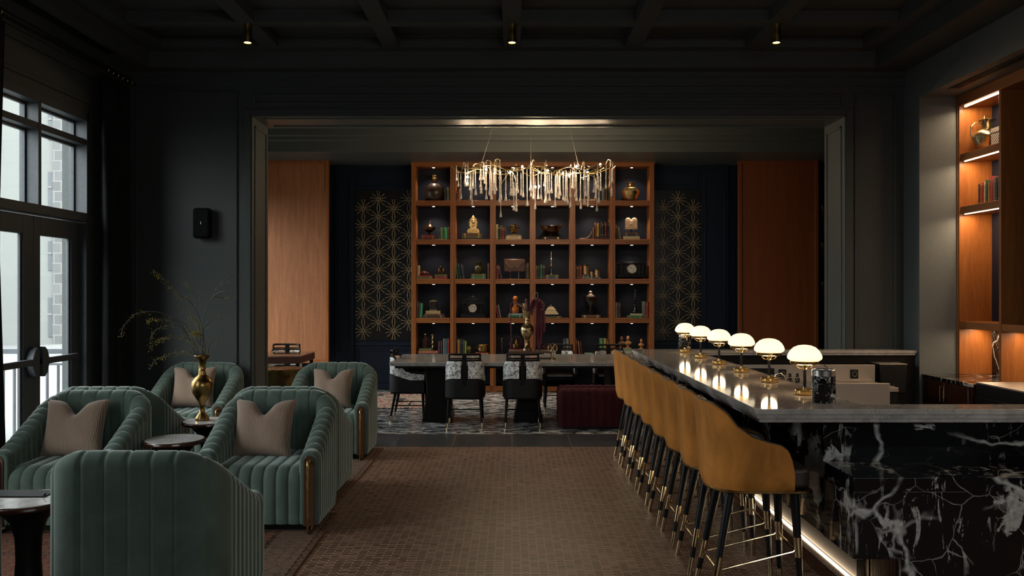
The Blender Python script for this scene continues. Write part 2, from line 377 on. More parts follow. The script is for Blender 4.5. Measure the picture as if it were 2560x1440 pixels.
    f = m.noise(m.coord(), 2); tint = m.ramp(f,[(0,(.93,.96,.95)),(1,(.97,.99,.98))]); m.l(tint, tr.inputs[0])
    mx = m.n('ShaderNodeMixShader'); m.l(fr_, mx.inputs[0]); m.l(tr.outputs[0], mx.inputs[1]); m.l(gl.outputs[0], mx.inputs[2]); m.l(mx.outputs[0], m.out.inputs[0]); M['glass'] = m.m
    # clear crystal; white scatter mixed in stands for brightness from the bulbs
    m = N('crystal_with_lit_white'); gl = m.n('ShaderNodeBsdfGlass', IOR=1.45, Roughness=.04); tl = m.n('ShaderNodeBsdfTranslucent'); f = m.noise(m.coord(), 25, 3)
    m.l(m.ramp(f,[(.3,(.92,.88,.82)),(.7,(1,.97,.92))]), tl.inputs[0]); df = m.n('ShaderNodeBsdfDiffuse'); df.inputs[0].default_value = (.95,.90,.82,1)
    a = m.n('ShaderNodeMixShader'); a.inputs[0].default_value = .5; m.l(tl.outputs[0], a.inputs[1]); m.l(df.outputs[0], a.inputs[2])
    mx = m.n('ShaderNodeMixShader'); m.l(m.ramp(f,[(.35,.24),(.65,.38)]), mx.inputs[0]); m.l(gl.outputs[0], mx.inputs[1]); m.l(a.outputs[0], mx.inputs[2]); m.l(mx.outputs[0], m.out.inputs[0])
    m.t.nodes.remove(m.b); M['crystal'] = m.m
    # fluted beige metal
    m = N('fluted_bronze_panel'); f = m.noise(m.coord((30,30,.5)), 4, 4); m.set(Base_Color=m.ramp(f,[(.3,(.20,.155,.11)),(.7,(.30,.24,.18))]), Roughness=.4, Metallic=.5); M['flute'] = m.m
make_special()
BOOKC = {'black':(.012,.012,.013),'dark brown':(.045,.022,.014),'brown':(.12,.055,.028),'tan':(.42,.27,.12),'cream':(.55,.45,.28),'red':(.26,.022,.018),
 'dark red':(.10,.012,.014),'green':(.04,.17,.07),'dark green':(.018,.05,.026),'bright green':(.06,.33,.12),'olive':(.10,.095,.028),'yellow':(.48,.31,.07),
 'navy':(.018,.026,.055),'blue':(.05,.09,.15),'teal':(.04,.10,.11),'grey green':(.09,.11,.085),'grey':(.14,.14,.135),'slate':(.035,.04,.045),'lime green':(.22,.36,.04),
 'coral':(.42,.11,.055),'rust':(.30,.07,.02),'ochre':(.36,.17,.035),'light blue':(.25,.34,.38),'sage green':(.22,.32,.22),'blue grey':(.10,.16,.18),'gold':(.42,.27,.06),'white':(.6,.56,.48)}
BM = {}
def bookmat(c):
    if c not in BM: BM[c] = paint('book_cloth_'+c.replace(' ','_'), BOOKC[c], .6, scale=60, var=.25)
    return BM[c]
M['pages'] = paint('page_edges', (.45,.38,.27), .8, scale=200)

# ------------------------------------------------------------------ the room
XL, XR, YB, YW, YW2 = -4.0, 4.04, -2.2, 8.8, 9.36       # left/right walls, rear wall, front wall faces
ZS, ZB, ZC = 3.857, 4.02, 4.13                          # soffit, beam and ceiling heights
struct(MB().box(XL-.2, YB, -.06, 5.6, 8.77, 0), 'floor', M['woven'])
struct(MB().box(-5.0, 8.77, -.06, 6.0, 9.56, 0), 'floor', M['slate'])
struct(MB().box(-5.0, 9.56, -.06, 6.0, 14.2, 0), 'floor', M['zebra'])

# left wall with three tall door and window bays
m = MB(); ys = [YB]
for a, b in sorted(BAYS): ys += [a, b]
ys.append(YW+.3)
for i in range(0, len(ys), 2): m.box(XL-.25, ys[i], 0, XL, ys[i+1], 4.3)
for a, b in BAYS: m.box(XL-.25, a, 3.27, XL, b, 4.3)
struct(m, 'wall_left', M['wall'])
m = MB()
for z, d in ((3.78,.10),(3.70,.06),(3.62,.03)): m.box(XL, YB, z, XL+d, YW, z+.085)
m.box(XL, YB, 3.36, XL+.02, YW, 3.40)
struct(m, 'trim_1', M['wall'], .006)
# right wall: solid above the niche, open for the back bar
NZ, NY, NX = 3.525, 8.46, 4.42
m = MB(); m.box(XR, YB, NZ, XR+.30, NY, 4.3); m.box(XR, NY, 0, XR+1.3, YW+.3, 4.3); m.box(XR, YB-.2, 0, XR+1.3, 1.4, 4.3)
struct(m, 'wall_right', M['pilaster'])
m = MB(); m.box(XR+.30, 1.4, NZ, XR+1.1, NY, NZ+.05)
struct(m, 'ceiling', M['pilaster'])
m = MB(); m.box(NX+.42, 1.4, 0, NX+.5, NY, NZ)
struct(m, 'wall_right', M['navy'])
# rear wall, out of view; window added and shaped to light bar and stools
m = MB(); m.box(XL-.25, YB-.25, 0, -.2, YB, 4.3); m.box(3.6, YB-.25, 0, XR+1.3, YB, 4.3); m.box(-.2, YB-.25, 0, 3.6, YB, 2.3); m.box(-.2, YB-.25, 3.2, 3.6, YB, 4.3)
struct(m, 'wall_back', M['wall'])
g = struct(MB().box(-.2, YB-.15, 2.3, 3.6, YB-.14, 3.2), 'window_4', M['glass'])
m = MB()
for x in (-.2,1.05,2.3,3.55): m.box(x, YB-.2, 2.3, x+.05, YB-.1, 3.2)
for z in (2.3, 3.15): m.box(-.2, YB-.2, z, 3.6, YB-.1, z+.05)
m.build('window_frame', M['framegrey'], g)

lamp('niche_downlight', 'SPOT', (4.22, 8.15, NZ-.03), 5, (1,.93,.84), .02, (-.12,.0,0), 1.2, .5)

# front wall with the wide cased opening
OL, OR, OT = -2.69, 3.44, 3.41
m = MB(); m.box(XL-.25, YW, 0, OL, YW2, 4.3); m.box(OR, YW, 0, 6.0, YW2, 4.3); m.box(OL, YW, OT, OR, YW2, 4.3)
struct(m, 'wall_front', M['wall'])
m = MB()                                               # flat casing, recessed panel mouldings and frieze
for x in (OL-.075, OR): m.box(x, YW-.02, 0, x+.075, YW, OT+.07)
m.box(OL, YW-.02, OT, OR, YW, OT+.07)
def mould(m, x0, z0, x1, z1, y=YW, w=.028, d=.018): m.frame(x0, z0, x1, z1, w, y-d, y)
mould(m, XL+.12, .35, OL-.14, 3.66); mould(m, OL+.02, 3.52, OR-.02, 3.63); mould(m, OR+.09, .35, XR-.08, 3.64)
m.box(XL, YW-.03, 3.71, XR, YW, ZS); m.box(XL, YW-.05, 3.80, XR, YW, ZS)
struct(m, 'trim_2', M['wall'], .005)
m = MB()                                               # linings of the opening
m.box(OL, YW-.005, 0, OL+.012, YW2+.005, OT); m.box(OR-.012, YW-.005, 0, OR, YW2+.005, OT); m.box(OL, YW-.005, OT-.012, OR, YW2+.005, OT)
for x, s in ((OL+.012,1),(OR-.012,-1)):
    for y in (YW+.07, YW2-.09): m.box(x, y, .25, x+s*.012, y+.025, OT-.09)
    m.box(x, YW+.07, OT-.115, x+s*.012, YW2-.065, OT-.09); m.box(x, YW+.07, .25, x+s*.012, YW2-.065, .275)
for y in (YW+.07, YW2-.09): m.box(OL+.1, y, OT-.024, OR-.1, y+.025, OT-.012)
struct(m, 'trim_3', M['jamb'], .003)

# coffered ceiling
struct(MB().box(XL-.25, YB-.2, ZC, XR+.3, YW+.2, ZC+.1), 'ceiling', M['ceil'])
m = MB(); BW = .17
FX = 3.665
m.box(XL, YB, ZS, -FX, YW, ZC); m.box(FX, YB, ZS, XR, YW, ZC); m.box(-FX, 8.6, ZS, FX, YW, ZC)
m.box(-FX, YB, ZB, -3.48, 8.6, ZC); m.box(3.48, YB, ZB, FX, 8.6, ZC); m.box(-3.48, 8.46, ZB, 3.48, 8.6, ZC)
struct(m, 'trim_4', M['ceil'], .004)
m = MB()
for x in (-2.4,-1.2,0,1.2,2.4): m.box(x-BW/2, YB, ZB, x+BW/2, 8.46, ZC)
for y in (7.745, 6.55, 5.35, 4.15, 2.95, 1.75, .55, -.65, -1.85): m.box(-3.48, y-.07, ZB+.001, 3.48, y+.07, ZC)
struct(m, 'trim_5', M['ceil'], .004)
v = MB(); v.box(-3.86, 6.1, ZS-.004, -3.76, 8.1, ZS)
vt = tag(v.build('ceiling_vent', M['black']), 'long black slot vent in the left ceiling soffit above the curtains', 'vent')
v = MB(); v.box(4.14, 4.2, NZ-.006, 4.24, 8.1, NZ)
for k in range(3): v.box(4.15+.03*k, 4.25, NZ-.012, 4.156+.03*k, 8.05, NZ-.006)
tag(v.build('ceiling_vent', M['black']), 'black linear air slot in the soffit over the back bar shelves', 'vent')

# library room
LX0, LX1, LYB, LZ = -4.6, 6.0, 13.85, 4.1
m = MB(); ys = [YW2]
for a, b in BAYS_F: ys += [a, b]
ys.append(LYB+.2)
for i in range(0, len(ys), 2): m.box(LX0-.25, ys[i], 0, LX0, ys[i+1], 4.3)
for a, b in BAYS_F: m.box(LX0-.25, a, 0, LX0, b, .7); m.box(LX0-.25, a, 3.1, LX0, b, 4.3)
m.box(XL-.25-.5, YW2-.3, 0, XL-.2, YW2, 4.3)
struct(m, 'wall_left', M['navy'])
struct(MB().box(LX1, YW2-.3, 0, LX1+.2, LYB+.2, 4.3), 'wall_right', M['navy'])
struct(MB().box(LX0, LYB, 0, LX1, LYB+.2, 4.3), 'wall_front', M['navy'])
struct(MB().box(LX0-.3, YW2-.2, LZ, LX1+.2, LYB+.2, LZ+.1), 'ceiling', M['jamb'])
m = MB()                                               # stepped tray around the library ceiling
m.box(LX0, 12.5, 3.64, LX1, LYB, LZ); m.box(LX0, 12.36, 3.79, LX1, 12.5, LZ); m.box(LX0, 12.25, 3.84, LX1, 12.36, LZ); m.box(LX0, 12.1, 3.93, LX1, 12.25, LZ)
m.box(LX0, YW2, 3.64, LX1, 9.9, LZ)
struct(m, 'trim_6', M['jamb'], .004)
m = MB()                                               # navy wall panelling left and right of the bookcase
for x0, x1 in ((-2.86,-2.56),(3.06,3.50)):
    m.box(x0, LYB-.06, 0, x1, LYB, 3.64); m.frame(x0+.05, .6, x1-.05, 3.45, .025, LYB-.075, LYB-.06)
for x0, x1 in ((-2.56,-1.60),(2.26,3.06)):
    m.box(x0, LYB-.035, .72, x1, LYB, .78); m.frame(x0+.05, .12, x1-.04, .66, .025, LYB-.02, LYB)
    m.frame(x0+.05, 3.32, x1-.05, 3.54, .02, LYB-.02, LYB); m.box(x0, LYB-.035, 3.245, x1, LYB, 3.28)
m.box(LX0, LYB-.02, 0, LX1, LYB, .1)
struct(m, 'trim_7', M['navy'], .004)
for i, (a, b) in enumerate(BAYS_F):
    g = struct(MB().box(LX0-.15, a, .7, LX0-.14, b, 3.1), 'window_%d' % (5+i), M['glass'])
    m = MB()
    for y in (a, (a+b)/2-.025, b-.05): m.box(LX0-.2, y, .7, LX0-.1, y+.05, 3.1)
    for z in (.7, 2.2, 3.05): m.box(LX0-.2, a, z, LX0-.1, b, z+.05)
    m.build('window_frame', M['framegrey'], g)

# window bays of the lounge: transom lights above a pair of glazed doors
GX = -4.13
for i, (a, b) in enumerate(BAYS):
    c = (a+b)/2; F = M['framegrey']
    g = struct(MB().box(GX-.005, a+.05, 2.32, GX+.003, b-.05, 3.25), 'window_%d' % (i+1), M['glass'])
    m = MB()
    m.box(GX-.04, a, 3.2, XL+.004, b, 3.27); m.box(GX-.04, a, 2.25, XL+.02, b, 2.33); m.box(GX-.03, a, 2.975, XL-.01, b, 3.03)
    for y in (a, b-.035): m.box(GX-.04, y, 2.25, XL+.004, y+.035, 3.27)
    m.box(GX-.04, c-.022, 2.33, XL-.004, c+.022, 3.27)
    for y0, y1 in ((a+.035,c-.022),(c+.022,b-.035)):
        for z0, z1 in ((2.33,2.975),(3.03,3.2)):
            m.box(GX-.015,y0,z0,GX+.02,y0+.02,z1); m.box(GX-.015,y1-.02,z0,GX+.02,y1,z1); m.box(GX-.015,y0,z0,GX+.02,y1,z0+.02); m.box(GX-.015,y0,z1-.02,GX+.02,y1,z1)
    m.build('window_frame', F, g, bevel=.003)
    for k, (y0, y1) in enumerate(((a+.05, c-.004),(c+.004, b-.05))):
        d = MB(); X0, X1 = -4.11, -4.06
        d.box(X0, y0, .01, X1, y0+(.11 if k==0 else .10), 2.24); d.box(X0, y1-.15, .01, X1, y1, 2.24); d.box(X0, y0+.10+(.01 if k==0 else 0), 2.08, X1, y1-.15, 2.24); d.box(X0, y0+.10+(.01 if k==0 else 0), .01, X1, y1-.15, .30)
        d.box(X1-.035, y0+.09, .28, X1-.012, y0+.115, 2.10); d.box(X1-.035, y1-.175, .28, X1-.012, y1-.14, 2.10)
        do = struct(d, 'door_%d' % (2*i+k+1), F, .003)
        MB().box(-4.09, y0+.09, .28, -4.083, y1-.14, 2.1).build('glass_pane', M['glass'], do)
        bar = MB(); hy = y1-.02 if k == 0 else y0+.02; s = -1 if k == 0 else 1
        bar.box(X1+.03, hy, .975, X1+.065, hy+s*.60, 1.03); bar.box(X1, hy+s*.55, .985, X1+.05, hy+s*.62, 1.02)
        bar.prism([(hy,.90),(hy,1.10),(hy+s*.03,1.13),(hy+s*.07,1.10),(hy+s*.10,1.035),(hy+s*.10,.975),(hy+s*.07,.90),(hy+s*.03,.87)], X1, X1+.07, 'x')
        bar.build('panic_bar', M['framegrey'], do, bevel=.006)
    m = MB()
    for y in (a, b-.05): m.box(-4.16, y, 0, XL+.004, y+.05, 2.25)
    struct(m, 'trim_%d' % (8+i), F, .003)

# ---- outside
struct(MB().box(-60, -30, -.35, -4.26, 60, -.25), 'floor', paint('pale_paving', (.07,.07,.068), .8))
def building(loc_x0, loc_x1, y, h, label, wins, quoin=True):
    t = thing('building', label, 'building', ((loc_x0+loc_x1)/2, y, -.3)); L = loc_x0-(loc_x0+loc_x1)/2; Rr = -L
    m = MB(); m.box(L, 0, 0, Rr, 6, h); m.build('facade_wall', M['facade'], t)
    if quoin: MB().box(Rr, -.08, 0, Rr+.42, 6, h).build('stone_corner', M['stone'], t)
    for (x, z, ww, hh) in wins:
        x -= (loc_x0+loc_x1)/2
        wo = MB().box(x, -.03, z, x+ww, .02, z+hh).build('building_window', paint('dark_glazing', (.05,.055,.06), .6), t) if not wins.index((x+(loc_x0+loc_x1)/2, z, ww, hh)) else None
        if wo is None:
            src = [k for k in kids(t) if k.name.startswith('building_window')][0]
            wo = MB().box(x, -.03, z, x+ww, .02, z+hh).build('building_window', src.data.materials[0], t)
        MB().box(x, -.05, z+hh*.55, x+ww, -.02, z+hh*.55+.07).build('window_bar', M['facade'], wo)
    return t
Yf = 30.0; s_ = FPX/Yf
wl = []
for (y0, y1) in ((603,676),(744,842),(430,520),(260,350),(905,985)):
    z1 = EYE-(y0-728)/s_+.3; z0 = EYE-(y1-728)/s_+.3
    wl.append((-16.30, z0, .15, z1-z0))
building(-26, -16.12, Yf, 14, 'pale cream building with narrow windows and stone corner seen through the glass door', wl)
building(-32, -26.5, 12, 9, 'low pale building further left beyond the windows', [(-27.5,2,.6,1.4)], False)
t = thing('balcony_railing', 'grey metal balcony railing outside the glazed door', 'railing', (-6.2, 10.5, -.25))
MB().box(-2.0,-.02,1.08,1.75,.02,1.14).build('top_rail', M['framegrey'], t); MB().box(-2.0,-.015,.94,1.75,.015,.965).build('lower_rail', M['framegrey'], t)
p0 = None
for k in range(28):
    x = -1.95+.135*k
    if p0 is None: p0 = MB().box(-.012,-.012,.0,.012,.012,.95).build('picket', M['framegrey'], t, loc=(x,0,0))
    else: q = p0.copy(); COL.objects.link(q); q.location = (x,0,0)

# ------------------------------------------------------------------ curtains, speaker, downlights
def curtain(y0, y1, x, label, z0=.02, z1=3.66, folds=7):
    t = thing('curtain', label, 'curtain', (x, y0, 0)); rows = []
    nv = folds*14; nz = 24
    for i in range(nz+1):
        z = z0+(z1-z0)*i/nz; u = i/nz; r = []
        for j in range(nv+1):
            q = j/nv; a = .045*(1-.35*u)
            r.append((a*math.sin(2*PI*folds*q)+.012*math.sin(5*q*PI+u*3), (y1-y0)*(q*(1-.10*(1-abs(2*u-1)))+.05*(1-abs(2*u-1))), z))
        rows.append(r)
    o = MB().grid(rows).build('drape', M['curtain'], t, smooth=80); s = o.modifiers.new('thickness','SOLIDIFY'); s.thickness = .006
    return t
curtain(8.10, 8.72, -3.90, 'black floor length curtain between glazed door and front wall')
curtain(5.30, 6.50, -3.86, 'black floor length curtain at the left edge of the photo', folds=11)
curtain(1.95, 3.15, -3.86, 'black curtain between the two nearer windows, left of the camera', folds=11)
r_ = thing('curtain_rod', 'dark curtain rod with brass finials along the window wall', 'curtain rod', (-3.86, 0, 3.72))
MB().cyl((0,.1,0),(0,8.75,0),.014).build('rod', M['black'], r_)
g0 = None
for y in [5.32+.11*k for k in range(11)]+[8.12+.1*k for k in range(6)]:
    if g0 is None: g0 = MB().tube([(.025*math.cos(a*PI/6),0,.025*math.sin(a*PI/6)-.01) for a in range(12)], .004, 6, True).build('curtain_ring', M['agedbrass'], r_, loc=(0,y,0))
    else: q = g0.copy(); COL.objects.link(q); q.location = (0,y,0)
p = at(505.5, 558, 8.72)
t = thing('wall_speaker', 'small black loudspeaker mounted on the dark front wall', 'speaker', (p.x, 8.74, p.z-.155))
MB().box(-.088,-.06,0,.088,.04,.31).build('cabinet', paint('matt_black', (.004,.004,.004), .8, Specular_IOR_Level=.1), t, bevel=.03, seg=4); MB().box(-.03,.04,.12,.03,.06,.19).build('bracket', M['black'], t)
MB().box(-.002,-.0635,.14,.002,-.06,.17).build('badge', M['chrome'], t)
dl = thing('ceiling_downlight', '', 'downlight', group='brass cylinder downlights')
m = MB(); m.lathe([(.040,0),(.040,-.165),(.034,-.165),(.034,-.15),(.001,-.15)], n=28); m.lathe([(.045,0),(.045,-.008),(.04,-.008)], n=28); m.build('brass_cylinder', brass('blotched_brass', (.40,.27,.09), .35, .7), dl)
MB().lathe([(.001,-.152),(.031,-.152),(.031,-.156),(.001,-.156)], n=24).build('lens', emit('downlight_lens', (1,.74,.42), 14), dl)
for k, (x, lab) in enumerate(((-2.4,'left'),(0,'middle'),(2.4,'right'))):
    dup(dl, (x, 7.745, ZB), 0, 'brass cylinder downlight hanging from the coffered ceiling, %s one of three' % lab)
    lamp('downlight_beam', 'SPOT', (x, 7.745, ZB-.17), 14, (1,.78,.5), .03, (0,0,0), 1.1, .8)

# ------------------------------------------------------------------ rugs
def rug(name, x0, y0, x1, y1, label, mat, cat='rug', fringe=True, rz=0):
    t = thing(name, label, cat, ((x0+x1)/2,(y0+y1)/2,0), rz); w, h = (x1-x0)/2, (y1-y0)/2
    MB().box(-w,-h,.001,w,h,.011).build('pile', mat, t, bevel=.004)
    if fringe:
        m = MB()
        for k in range(int(w*2/.02)):
            x = -w+.01+k*.02
            for s in (-1,1): m.box(x-.003,s*h,.001,x+.003,s*(h+.045+R.random()*.02),.005)
        tag(m.build('fringe', paint('rug_fringe', (.3,.25,.19), .9), t), kind='stuff')
rug('persian_rug', -3.9, 2.2, -1.22, 6.12, 'worn red brown persian rug under the nearer green armchairs', M['rug'], rz=.012)
rug('persian_rug', -3.9, 6.25, -1.30, 8.66, 'worn persian rug under the two green armchairs nearest the front wall', M['rug'])
rug('library_rug', -3.4, 11.6, -1.2, 13.4, 'cream and red patterned rug on the streaked marble floor', M['rug2'], fringe=False)

# ------------------------------------------------------------------ upholstered shells
def u_path(hw, yf, yb, Rr, step):
    """right front corner -> back -> left front, list of (x, y, nx, ny, d, side) ; outward normal, front is -y"""
    pts = []
    L1 = (yb-Rr)-yf; La = Rr*PI/2; L2 = 2*(hw-Rr); T = 2*L1+2*La+L2; n = int(round(T/step))
    for i in range(n+1):
        s = T*i/n; q = s
        if q <= L1: p = (hw, yf+q, 1, 0)
        elif q <= L1+La: a = (q-L1)/Rr; p = (hw-Rr+Rr*math.cos(a), yb-Rr+Rr*math.sin(a), math.cos(a), math.sin(a))
        elif q <= L1+La+L2: p = (hw-Rr-(q-L1-La), yb, 0, 1)
        elif q <= L1+2*La+L2: a = PI/2+(q-L1-La-L2)/Rr; p = (-hw+Rr+Rr*math.cos(a), yb-Rr+Rr*math.sin(a), math.cos(a), math.sin(a))
        else: p = (-hw, yb-Rr-(q-L1-2*La-L2), -1, 0)
        pts.append((*p, s))
    return pts, T
def shell(path, T, prof, bulge=0, chan=.085, lean=0, seams=None):
    """prof(i, x, y, s) -> list of (inward offset, z, kind 1 outer / 0 top / -1 inner)"""
    nch = max(1, round(T/chan)); rows = []
    for i, (x, y, nx, ny, s) in enumerate(path):
        fr = (s/T*nch) % 1.0; b = bulge*(abs(math.sin(PI*fr))**.55)
        if seams:
            for q0, q1 in zip(seams, seams[1:]):
                if s <= q1: break
            fr = min(1, max(0, (s-q0)/(q1-q0))); wd = q1-q0
            b = bulge*min(1, (wd/.07)**.3)*max(0, min(1, fr*wd/.022, (1-fr)*wd/.022)*(2-min(1, fr*wd/.022, (1-fr)*wd/.022)))
        row = []
        for off, z, kx, kz in prof(i, x, y, s):
            o = off; zz = z+b*kz; e = b*kx; ln = lean*z
            row.append((x-nx*o+nx*e+nx*ln, y-ny*o+ny*e+ny*ln, zz))
        rows.append(row)
    return rows

# ---- sage channel armchair, faces -y, 0.84 wide
CH = dict(w=.42, yf=-.35, yb=.37, R=.20, t=.125)
def chair_h(y, x):
    d = CH['yb']-y
    if d <= .005: return .865
    u = min(1, (d-.005)/.67); return .535+.33*(1-u)**1.06
def make_armchair():
    t = thing('armchair', '', 'armchair', group='sage velvet channel tufted armchairs')
    path, T = u_path(CH['w']-.012, CH['yf'], CH['yb']-.012, CH['R'], .0075)
    tk = CH['t']
    def prof(i, x, y, s):
        h = chair_h(y, x); r = tk/2; out = []
        z0 = .05
        for k in range(7): out.append((0 if k else .012, z0+(h-r-z0)*k/6, 1, 0))
        for k in range(1, 8): a = PI*k/8; out.append((r-r*math.cos(a), h-r+r*math.sin(a)*.95, math.cos(a), math.sin(a)))
        for k in range(4): out.append((tk+.010*k/3, (h-r)+(.30-(h-r))*k/3, -1, 0))
        out.append((tk*.5, .10, 0, 0))
        return out
    L1 = (CH['yb']-.012-CH['R'])-CH['yf']; La = CH['R']*PI/2; L2 = 2*(CH['w']-.012-CH['R'])
    sm1 = [L1*k/8 for k in range(9)]; sm2 = [L1+La*.5]; sm3 = [L1+La+L2*k/4 for k in range(5)]
    sm = sm1+sm2+sm3+[T-q for q in sm2]+[T-q for q in sm1[::-1]]
    rows = shell(path, T, prof, .009, .083, 0, sm)
    MB().grid(rows, closed_v=True, cap=True).build('upholstered_shell', M['sage'], t, smooth=50)
    # arm front faces with wood inlay and brass rod
    for sx in (-1, 1):
        cx = sx*(CH['w']-.012-tk/2); y = CH['yf']; h = .535; r = tk/2
        def arch(rr, zt, z0, n=12): return [(cx+rr*math.cos(PI*k/n), zt-rr+rr*math.sin(PI*k/n)) for k in range(n+1)]+[(cx-rr,z0),(cx+rr,z0)]
        a = MB().prism(arch(r+.002, h+.002, .05), y-.022, y+.02); a.build('arm_front', M['sage'], t, bevel=.016, seg=3)
        b = MB().prism(arch(r-.026, h-.026, .045), y-.030, y-.01); b.build('wood_inlay', M['darkwood2'], t, bevel=.003)
        c = MB(); zt = h-.065; c.cyl((cx,y-.030,zt),(cx,y-.037,zt),.015,n=20); c.cyl((cx,y-.037,zt),(cx,y-.041,zt),.011,n=20)
        xx = cx-sx*0
        pts = [(xx,y-.035,zt),(xx,y-.052,zt-.002),(xx,y-.062,zt-.014),(xx,y-.062,zt-.03),(xx,y-.062,.03),(xx,y-.058,.012),(xx,y-.045,.007),(xx,y+.05,.007),(xx,y+.06,.012),(xx,y+.06,.06)]
        c.tube(pts, .0078, 12); c.build('brass_rod', M['brass'], t)
    # seat: channels run front to back and fall down the front
    W = CH['w']-.012-tk+.004; nch = 7; rows = []; prof2 = []
    yf = CH['yf']-.012
    for k in range(7): prof2.append((CH['yb']-tk-.02-(CH['yb']-tk-.02-yf-.10)*k/6, .43-.012*k/6, 0, 1))
    for k in range(1,8): a = PI/2*k/7; prof2.append((yf+.09-.10*math.sin(a)+.01, .418-.085+.085*math.cos(a), -math.sin(a), math.cos(a)))
    for k in range(1,5): prof2.append((yf+.004*k/4, .333+(.055-.333)*k/4, -1, 0))
    nx = nch*9
    for i in range(nx+1):
        x = -W+2*W*i/nx; fr = (i/nx*nch) % 1.0; b = .014*(abs(math.sin(PI*fr))**.55)
        rows.append([(x, py+b*ky, pz+b*kz) for py,pz,ky,kz in prof2])
    m = MB().grid(rows)
    m.box(-W, yf+.03, .055, W, CH['yb']-tk, .40)
    m.build('seat', M['sage'], t, smooth=60)
    MB().box(-.34,-.30,.006,.34,.30,.055).build('plinth', M['black'], t)
    return t
M['darkwood2'] = wood('brown_inlay_wood', (.05,.022,.013), (.085,.04,.023), .35)
ac = make_armchair()
RY = {'A':(-3.02,5.56,0),'B':(-1.68,5.56,0)}
F0 = .41                       # rod front to centre
chairs = [
 (-1.725, 4.17, PI, 'green channel armchair in the foreground with its back to the camera'),
 (-3.09, 4.12, PI, 'green channel armchair mostly beyond the left edge, its seat near the first side table'),
 (-3.02, 5.55+F0, 0, 'green channel armchair facing the camera by the glazed door, taupe pillow on it'),
 (-1.68, 5.57+F0, 0, 'green channel armchair facing the camera right behind the foreground chair'),
 (-3.10, 6.78, PI, 'green armchair turned away, back to back with the chair near the glazed door'),
 (-1.745, 6.78, PI, 'green armchair turned away, back to back with the chair beside the brown carpet aisle'),
 (-3.12, 8.02+.385, 0, 'green channel armchair in front of the wall with the speaker, behind the brass vase'),
 (-1.77, 8.02+.385, 0, 'green channel armchair beside the opening, nearest the dining table'),
]
for x, y, rz, lab in chairs: dup(ac, (x,y,.011), rz, lab)

def pillow(x, y, z, w, h, rz, tilt, label):
    t = MB(); n = 26; rows_f = []; rows_b = []
    for sgn, rows in ((1, rows_f), (-1, rows_b)):
        for i in range(n+1):
            r = []
            for j in range(n+1):
                u = -1+2*i/n; v = -1+2*j/n
                px = u*(1-.10*(1-v*v)**1)*w/2; pz = v*(1-.08*(1-u*u))*h/2
                th = .085*((1-u**4)*(1-v**4))**.55
                dent = math.exp(-(u/.28)**2)*max(0, v)**1.6
                pz -= .085*h/.42*dent*1.2
                th *= 1-.35*dent; th += .006*math.sin(7*u+3*v)*(1-abs(u))*(1-abs(v))
                r.append((px, sgn*-th, pz+h/2))
            rows.append(r)
    t.grid(rows_f); t.grid(rows_b)
    o = t.build('throw_pillow', M['taupe'], smooth=60, weld=True)
    tag(o, label, 'pillow', 'taupe ribbed throw pillows')
    o.rotation_euler = (tilt, 0, rz); o.location = (x, y, z); return o
pillow(-3.09, 5.97, .432, .44, .42, .05, -.34, 'taupe ribbed pillow on the green armchair by the glazed door')
pillow(-1.76, 5.97, .432, .44, .42, -.04, -.34, 'taupe ribbed pillow on the armchair right behind the foreground chair')
pillow(-3.16, 8.42, .445, .43, .42, .05, -.30, 'taupe pillow behind the brass vase, on the armchair under the speaker')
pillow(-1.79, 8.42, .445, .42, .40, -.08, -.30, 'taupe pillow on the armchair beside the opening to the library')

# ---- round side tables
tb = thing('side_table', '', 'side table', group='round pedestal side tables')
m = MB(); m.lathe([(.001,.515),(.19,.515),(.207,.520),(.213,.530),(.211,.540),(.204,.545),(.196,.5455),(.001,.5455)][::1], n=56); m.build('table_rim', M['darkwood2g'] if 'darkwood2g' in M else M['darkwood'], tb)
MB().lathe([(.001,.545),(.196,.545),(.197,.5475),(.195,.5495),(.001,.5495)], n=56).build('table_top', M['tabletop'], tb)
m = MB(); m.lathe([(.001,0),(.135,0),(.135,.012),(.10,.03),(.065,.12),(.058,.25),(.062,.36),(.085,.44),(.13,.49),(.16,.515),(.001,.515)], n=40); m.build('pedestal', M['blackwood'], tb)
for x, y, lab in ((-2.425,4.28,'round pedestal side table in the near left corner, black tray on it'),
                  (-2.38,6.02,'round pedestal side table between the two green armchairs facing the camera'),
                  (-2.44,6.87,'round pedestal side table carrying the brass vase of branches')): dup(tb, (x,y,.011), 0, lab)
TZ = .011+.5495
t = thing('serving_tray', 'black rectangular tray on the nearest round side table', 'tray', (-2.53, 4.37, TZ))
m = MB(); m.box(-.17,-.07,0,.17,.07,.006)
m.prism([(-.17,.0),(.17,.0),(.185,.022),(.178,.022),(.165,.004),(-.165,.004),(-.178,.022),(-.185,.022)], .066, .074); m.prism([(-.17,.0),(.17,.0),(.185,.022),(.178,.022),(.165,.004),(-.165,.004),(-.178,.022),(-.185,.022)], -.074, -.066)
m.build('tray_body', M['black'], t)

